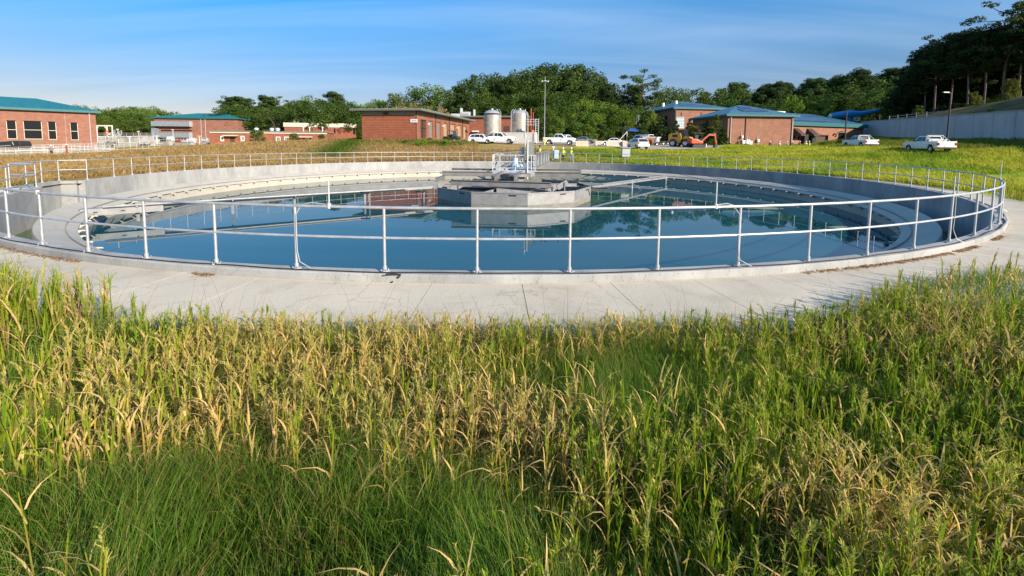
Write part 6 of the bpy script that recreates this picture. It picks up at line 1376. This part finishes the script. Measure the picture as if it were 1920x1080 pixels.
for px, py, D in ((1690,170,120),(1712,175,122),(1738,172,124),(1762,168,124),(1790,160,124),(1820,155,122),(1850,150,120),(1880,140,118),(1910,135,116),(1940,130,114),(1675,182,125),(1700,205,118),(1730,204,116)):
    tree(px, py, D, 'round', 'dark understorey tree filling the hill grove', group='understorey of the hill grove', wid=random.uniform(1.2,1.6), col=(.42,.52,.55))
for px, py, D, lab, c, wd in ((1885,148,78,'thin brownish bush on the crest of the dirt slope',(1.6,1.2,.9),.7), (1820,172,88,'bare grey brush left on the dirt slope',(1.3,1.05,.95),.8), (1718,198,98,'green bush where the fence meets the grove',(1.0,1.2,.8),.9), (1852,208,71,'small green clump hanging over the wall coping',(1.5,1.7,.8),1.5)):
    tree(px, py, D, 'shrub', lab, 'bush', wid=wd, col=c)
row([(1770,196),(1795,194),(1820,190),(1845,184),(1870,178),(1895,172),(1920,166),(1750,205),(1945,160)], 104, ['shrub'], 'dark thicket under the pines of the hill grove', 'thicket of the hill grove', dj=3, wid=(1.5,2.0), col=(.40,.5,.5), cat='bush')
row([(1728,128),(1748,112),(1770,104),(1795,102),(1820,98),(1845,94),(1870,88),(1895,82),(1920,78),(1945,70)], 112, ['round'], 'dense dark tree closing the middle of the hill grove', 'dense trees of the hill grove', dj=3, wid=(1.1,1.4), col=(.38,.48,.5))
# shrubs before the office block, weeds at the retaining wall
for px, py, D, lab, wd in ((482,244,112,'dark spreading shrub before the office door',1.25),(551,250,114,'small dark shrub in front of the office windows',1.1),(604,251.5,116,'rounded shrub at the right end of the office block',1.15)):
    tree(px, py, D, 'shrub', lab, 'bush', wid=wd, col=(.75,.9,.8))
for px, py, D, lab in ((1560,266,80,'rough weed clump at the foot of the low wing'),(1600,262,84,'weed thicket left of the retaining wall corner'),(1660,259,80,'brownish weed clump by the wall left part'),(1700,262,76,'low weed clump behind the right pickup')):
    tree(px, py, D, 'shrub', lab, 'bush', wid=2.6, col=(1.2,1.2,.6), base=g1(at(px, 265, D).x, D)-1.6)
for px, py, D, lab in ((760,262,72,'weedy green clump before the workshop gable'),(725,260,78,'tiny weed clump at the workshop foot'),(806,258,79,'green clump beside the workshop corner'),(268,306,49.5,'lone green weed by the left railing'),(835,263,70,'weed clump below the utility cart'),(790,262,70,'dense green clump on the bank below the workshop')):
    tree(px, py, D, 'shrub', lab, 'bush', wid=1.8 if px > 300 else .55, col=(1.6,1.9,.8))
for ks in PROTO.values():
    for pr in ks:
        if pr not in USED:
            for c in list(pr.children): bpy.data.objects.remove(c)
            bpy.data.objects.remove(pr)
# ------------------------------------------------------------------ grass
def blades(base, h, w, az, lean, droop, c0, c1, nseg=3, tip=.06, twist=None):
    """curved tapering ribbons: base (n,3), lean = outward share of the height, droop bends the tip over"""
    n = len(base); d = np.stack([np.cos(az), np.sin(az), np.zeros(n)], 1)
    tw = (az+PI/2+(rng.normal(size=n)*.6 if twist is None else twist)); sd_ = np.stack([np.cos(tw), np.sin(tw), np.zeros(n)], 1)
    V = np.empty((n, (nseg+1)*2, 3), np.float32); T = np.empty_like(V)
    for k in range(nseg+1):
        t_ = k/nseg; out = (lean*t_+droop*t_**2.2)*h; up = (t_-droop*.55*t_**3)*h
        p = base+d*out[:, None]; p[:, 2] += up; ww = (w*(1-(1-tip)*t_**1.6)*(.65+.35*min(1, t_*3+.2)))[:, None]*.5
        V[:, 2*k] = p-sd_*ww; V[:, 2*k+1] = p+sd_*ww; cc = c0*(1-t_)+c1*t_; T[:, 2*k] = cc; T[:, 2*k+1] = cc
    f = np.array([[2*k, 2*k+1, 2*k+3, 2*k+2] for k in range(nseg)]); F = (f[None]+(np.arange(n)*(nseg+1)*2)[:, None, None]).reshape(-1, 4)
    return V.reshape(-1, 3), F, T.reshape(-1, 3)
def merge(parts):
    vs, fs_, ts = [], [], []; o = 0
    for v, f, t_ in parts: vs.append(v); fs_.append(f+o); ts.append(t_); o += len(v)
    return np.concatenate(vs), np.concatenate(fs_), np.concatenate(ts)
def gcol(n, base, var=.18, hue=.15):
    c = np.array(base)[None]*(1-var+2*var*rng.random((n, 1))); c = c*np.array([1, 1, 1])*(1+hue*(rng.random((n, 1))-.5)*np.array([[1.6, .2, -1.0]])); return np.clip(c, .003, .9)
def polar_pts(n, r0, r1, a0, a1, pw=1.0):
    """points round the camera, density falling with distance"""
    u = rng.random(n); r = (r0**pw+u*(r1**pw-r0**pw))**(1/pw); a = ra(a0)+rng.random(n)*(ra(a1)-ra(a0)); return r*np.cos(a), r*np.sin(a), r
def REDGE_(x, y):
    a = np.degrees(np.arctan2(y-RC.y, x-RC.x)); return 24.80-.95*sm(-102, -109, a)-.80*sm(-79, -73, a)*sm(-62, -68, a)
REDGE = 24.80
def ringr(x, y): return np.hypot(x-RC.x, y-RC.y)
# patchiness of the near verge, in metres round the camera
def blob(x, y, cx, cy, sx, sy): return np.exp(-((x-cx)/sx)**2-((y-cy)/sy)**2)
def tall_density(x, y):
    e = ringr(x, y)-REDGE_(x, y)
    d = .18+.0*x
    d += 1.1*blob(x, y, -2.0, 3.5, 1.6, .95)+.95*blob(x, y, -1.1, 4.4, 1.9, .5)+.55*blob(x, y, .1, 2.85, .5, .5)+.6*sm(.9, .3, e)
    d += .6*sm(1.2, 2.4, x)+.85*sm(-.2, .7, x)*sm(3.0, 2.3, y)+.9*sm(-4.4, -5.4, x)
    d -= .75*blob(x, y, .8, 3.75, .9, .6)+.9*blob(x, y, -1.6+.5*np.sin(x*2.3), 2.0+.28*np.sin(x*3.1+1), 1.4, .46)+.8*blob(x, y, -4.4, 4.55, .8, .45)
    return np.clip(d*(.15+1.7*vnoise(x, y, .6, 21))+.03, 0, 1.3)
def dryness(x, y):       # 1 straw dry, 0 fresh green
    d = .20+.72*blob(x, y, -1.8, 3.5, 1.9, 1.2)+.5*blob(x, y, -.6, 4.5, 1.6, .5)+.55*blob(x, y, .1, 2.8, .7, .6)+.08*blob(x, y, 2.2, 2.4, 1.4, .9)+.25*sm(.9, .2, ringr(x, y)-REDGE_(x, y))*sm(3, 1.5, np.abs(x))
    return np.clip(d+1.0*(vnoise(x, y, .5, 31)-.5), 0, 1)
parts = []
# short fine green sward, all the way from the feet to the walkway and round to the right
for n, r0, r1, w0 in ((190000, 1.2, 5.4, .0036), (110000, 5.2, 12, .0075), (70000, 12, 34, .020)):
    x, y, r = polar_pts(n, r0, r1, 2 if r0 > 4 else 8, 178 if r0 > 4 else 172, 1.35); k = (ringr(x, y) > REDGE_(x, y)) & (y > .75); x, y, r = x[k], y[k], r[k]
    k = ((ringr(x, y) < 33) | (r < 12)) & (rng.random(len(x)) < 1-.5*sm(3.6, 2.4, y)*sm(-.2, .7, x)); x, y, r = x[k], y[k], r[k]
    b_ = np.stack([x, y, gz(x, y)-.01], 1); n_ = len(x); h = (.14+.22*rng.random(n_))*(.65+.7*vnoise(x, y, .45, 8)); h *= np.where(r > 12, 1.6, 1)
    lodge = vnoise(x, y, .9, 4)*2*PI*1.5; pt = vnoise(x, y, .7, 61)[:, None]
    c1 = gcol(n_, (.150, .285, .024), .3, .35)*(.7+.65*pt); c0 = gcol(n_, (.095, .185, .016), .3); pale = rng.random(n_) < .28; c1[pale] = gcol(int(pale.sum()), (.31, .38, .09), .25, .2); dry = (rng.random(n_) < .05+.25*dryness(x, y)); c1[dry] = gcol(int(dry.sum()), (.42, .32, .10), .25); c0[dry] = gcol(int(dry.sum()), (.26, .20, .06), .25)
    far_ = sm(9, 20, r)[:, None]; c1 = c1*(1-far_)+far_*field_col(x, y)*1.0
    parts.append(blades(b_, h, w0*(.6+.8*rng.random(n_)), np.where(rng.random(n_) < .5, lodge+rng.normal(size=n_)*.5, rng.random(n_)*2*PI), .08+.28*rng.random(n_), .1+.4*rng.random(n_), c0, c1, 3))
# matted dead grass lying between the stalks
x, y, r = polar_pts(9000, 1.2, 9, 8, 172, 1.5); k = (ringr(x, y) > REDGE_(x, y)) & (y > .75) & (rng.random(9000) < dryness(x, y)-.2); x, y = x[k], y[k]; n_ = len(x)
parts.append(blades(np.stack([x, y, gz(x, y)+.01+.05*rng.random(n_)], 1), .12+.18*rng.random(n_), .005*np.ones(n_), rng.random(n_)*6.28, .8+.5*rng.random(n_), .6*rng.random(n_), gcol(n_, (.26, .18, .08), .3), gcol(n_, (.38, .27, .12), .3), 3, .2))
v, f, tc_ = merge(parts); me = fastmesh('grass', v, f, grassm, tc_, True); o = bpy.data.objects.new('grass', me); COL.objects.link(o)
tag(o, 'fine green grass growing low between the camera and the walkway', 'grass', kind='stuff')
# tall drying millet stalks: stem with sheaths, short arching leaves, seed head
def millet(x, y, hh, dry, wsc, nleaf=7, nhead=34, seedp=.6):
    n = len(x); wsc = np.ones(n)*wsc; z = gz(x, y); base = np.stack([x, y, z-.02], 1); az = rng.random(n)*2*PI; lean = .02+.10*rng.random(n)
    P = []
    dry = np.clip(dry+.30*rng.normal(size=n), 0, 1)
    grn = lambda m: gcol(m, (.150, .275, .014), .25, .25); ylw = lambda m: gcol(m, (.58, .475, .04), .2, .2); tan = lambda m: gcol(m, (.80, .535, .215), .22, .15)
    dd = dry[:, None]
    stem0 = tan(n)*.75*dd+gcol(n, (.20, .24, .03))*(1-dd); stem1 = ylw(n)*(.3+.6*dd)+grn(n)*(.7-.6*dd)
    for q in range(2): P.append(blades(base, hh*.98, .0085*wsc, az, lean, .03*np.ones(n), stem0, stem1, 3, .5, twist=np.ones(n)*q*PI/2))
    d = np.stack([np.cos(az), np.sin(az), np.zeros(n)], 1); hand = rng.random(n)*2*PI
    for k in range(nleaf):
        t_ = .06+.84*(k+rng.random(n)*.8)/nleaf; p = base+d*(lean*t_*hh)[:, None]; p[:, 2] += t_*hh
        a2 = hand+k*PI+rng.normal(size=n)*.55; ln = hh*(.20+.22*rng.random(n))*(1.25-.4*t_); dead = rng.random(n) < dry*(1.9-1.0*t_)+.04
        yq = np.clip(.12+.85*dry, 0, 1)[:, None]; c1 = np.where(dead[:, None], tan(n), ylw(n)*yq+grn(n)*(1-yq)); c0 = np.where(dead[:, None], tan(n)*.88, grn(n)*(1-.5*yq)+ylw(n)*.5*yq)
        lea = np.where(dead, .10+.30*rng.random(n), .03+.15*rng.random(n)); dr = np.where(dead, .30+.95*rng.random(n)**1.6, .03+.25*rng.random(n)**1.4)
        P.append(blades(p, ln, wsc*(.0070+.0065*rng.random(n)), a2, lea, dr, c0, c1, 4, .05))
    s = rng.random(n) < seedp; m = int(s.sum()); hb = base[s]+d[s]*((lean+.03)*hh)[s][:, None]*.95; ht = hh[s]; nod = rng.random(m)*2*PI; bend = .10*rng.random(m)
    for k in range(nhead):
        u_ = k/nhead; t_ = .84+.30*u_; p = hb.copy(); p[:, 2] += ht*(t_-.02)-bend*u_**2*.4; p[:, 0] += np.cos(nod)*bend*u_**1.5; p[:, 1] += np.sin(nod)*bend*u_**1.5; a2 = rng.random(m)*2*PI
        ds_ = np.clip(dry[s]*1.1, 0, 1)[:, None]; hc = gcol(m, (.40, .45, .06), .25, .2)*(1-ds_)+gcol(m, (.66, .56, .17), .25, .15)*ds_; P.append(blades(p, (.016+.030*rng.random(m))*(1.2-.55*u_), wsc[s]*(.0036+.0032*rng.random(m)), a2, .10+.35*rng.random(m), .1+.5*rng.random(m), hc*.85, hc, 2, .35))
    return P
parts = []
N_ = 19000; x, y, r = polar_pts(N_, 1.25, 8.2, 6, 174, 1.7); k = (ringr(x, y) > REDGE_(x, y)+.05) & (y > .8) & (rng.random(N_) < tall_density(x, y)*.92); x, y = x[k], y[k]
edge = sm(0, 1.2, ringr(x, y)-REDGE); hh = (.27+.30*rng.random(len(x))**1.2)*(.66+.34*edge)*(.85+.3*vnoise(x, y, .8, 13)); hh *= np.where(x > 2, .9, 1)*(1+.75*sm(-3.8, -5.0, x)+.30*sm(2.6, 4.6, x))
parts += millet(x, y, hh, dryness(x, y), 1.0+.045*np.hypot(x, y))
N_ = 15000; x, y, r = polar_pts(N_, 8.0, 30, 2, 178, 1.3); rr_ = ringr(x, y); k = (rr_ > REDGE_(x, y)+.05) & (rr_ < 33) & (rng.random(N_) < .75); x, y, r = x[k], y[k], r[k]
parts += millet(x, y, .34+.22*rng.random(len(x)), np.clip(.45+.5*(vnoise(x, y, 1.5, 3)-.5), 0, 1), 1.3+.08*r, 5, 6, .5)
v, f, tc_ = merge(parts); me = fastmesh('millet_grass', v, f, grassm, tc_, True); o = bpy.data.objects.new('millet_grass', me); COL.objects.link(o)
tag(o, 'tall drying millet stalks with tan leaves and seed heads along the near verge', 'grass', kind='stuff')
# thin single weeds sticking up in front of the walkway
parts = []; x, y, r = polar_pts(420, 4.2, 7, 40, 140, 1); k = (ringr(x, y) > REDGE+.02) & (ringr(x, y) < REDGE+.8); x, y = x[k], y[k]; n_ = len(x)
parts.append(blades(np.stack([x, y, gz(x, y)], 1), .45+.35*rng.random(n_), .004*np.ones(n_), rng.random(n_)*6.3, .1+.2*rng.random(n_), .1+.2*rng.random(n_), gcol(n_, (.2,.15,.08)), gcol(n_, (.3,.24,.12)), 4, .4))
v, f, tc_ = merge(parts); me = fastmesh('weed_stems', v, f, grassm, tc_, True); o = bpy.data.objects.new('weed_stems', me); COL.objects.link(o)
tag(o, 'sparse thin weed stems rising in front of the pale walkway', 'weeds', kind='stuff')
# field grass beyond and beside the tank
parts = []
for n, a0, a1, r0, r1 in ((150000, -18, 206, 22.95, 34), (170000, 8, 190, 34, 62), (40000, 5, 75, 40, 85)):
    a = ra(a0)+rng.random(n)*ra(a1-a0); r = r0+(r1-r0)*rng.random(n)**.8; x = RC.x+r*np.cos(a); y = RC.y+r*np.sin(a)
    deg = (np.degrees(a)+180) % 360-180; k = (y > 4) & ((r > REDGE) | ((deg > 25) & (deg < 192) & (r > 22.98))); px_ = 960+FPX*x/np.maximum(y, 1); k &= (px_ > -260) & (px_ < 2180)
    yard = (y > 66) & (px_ > 895) & (px_ < 1355); k &= ~yard
    x, y = x[k], y[k]; n_ = len(x); z = gz(x, y); D_ = y; q = .55+.6*vnoise(x, y, 1.8, 17); c1 = field_col(x, y)*(.85+.3*rng.random((n_, 1))); c1 = c1*(1+.3*(rng.random((n_, 1))-.5)*np.array([[1, .2, -.5]]))
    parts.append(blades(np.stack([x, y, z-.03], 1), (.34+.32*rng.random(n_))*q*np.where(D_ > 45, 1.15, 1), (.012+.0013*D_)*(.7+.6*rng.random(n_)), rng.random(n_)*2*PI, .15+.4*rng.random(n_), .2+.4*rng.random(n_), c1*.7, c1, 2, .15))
v, f, tc_ = merge(parts); me = fastmesh('field_grass', v, f, grassm, tc_, True); o = bpy.data.objects.new('field_grass', me); COL.objects.link(o)
tag(o, 'straw coloured and yellow green field grass around and behind the tank', 'grass', kind='stuff')
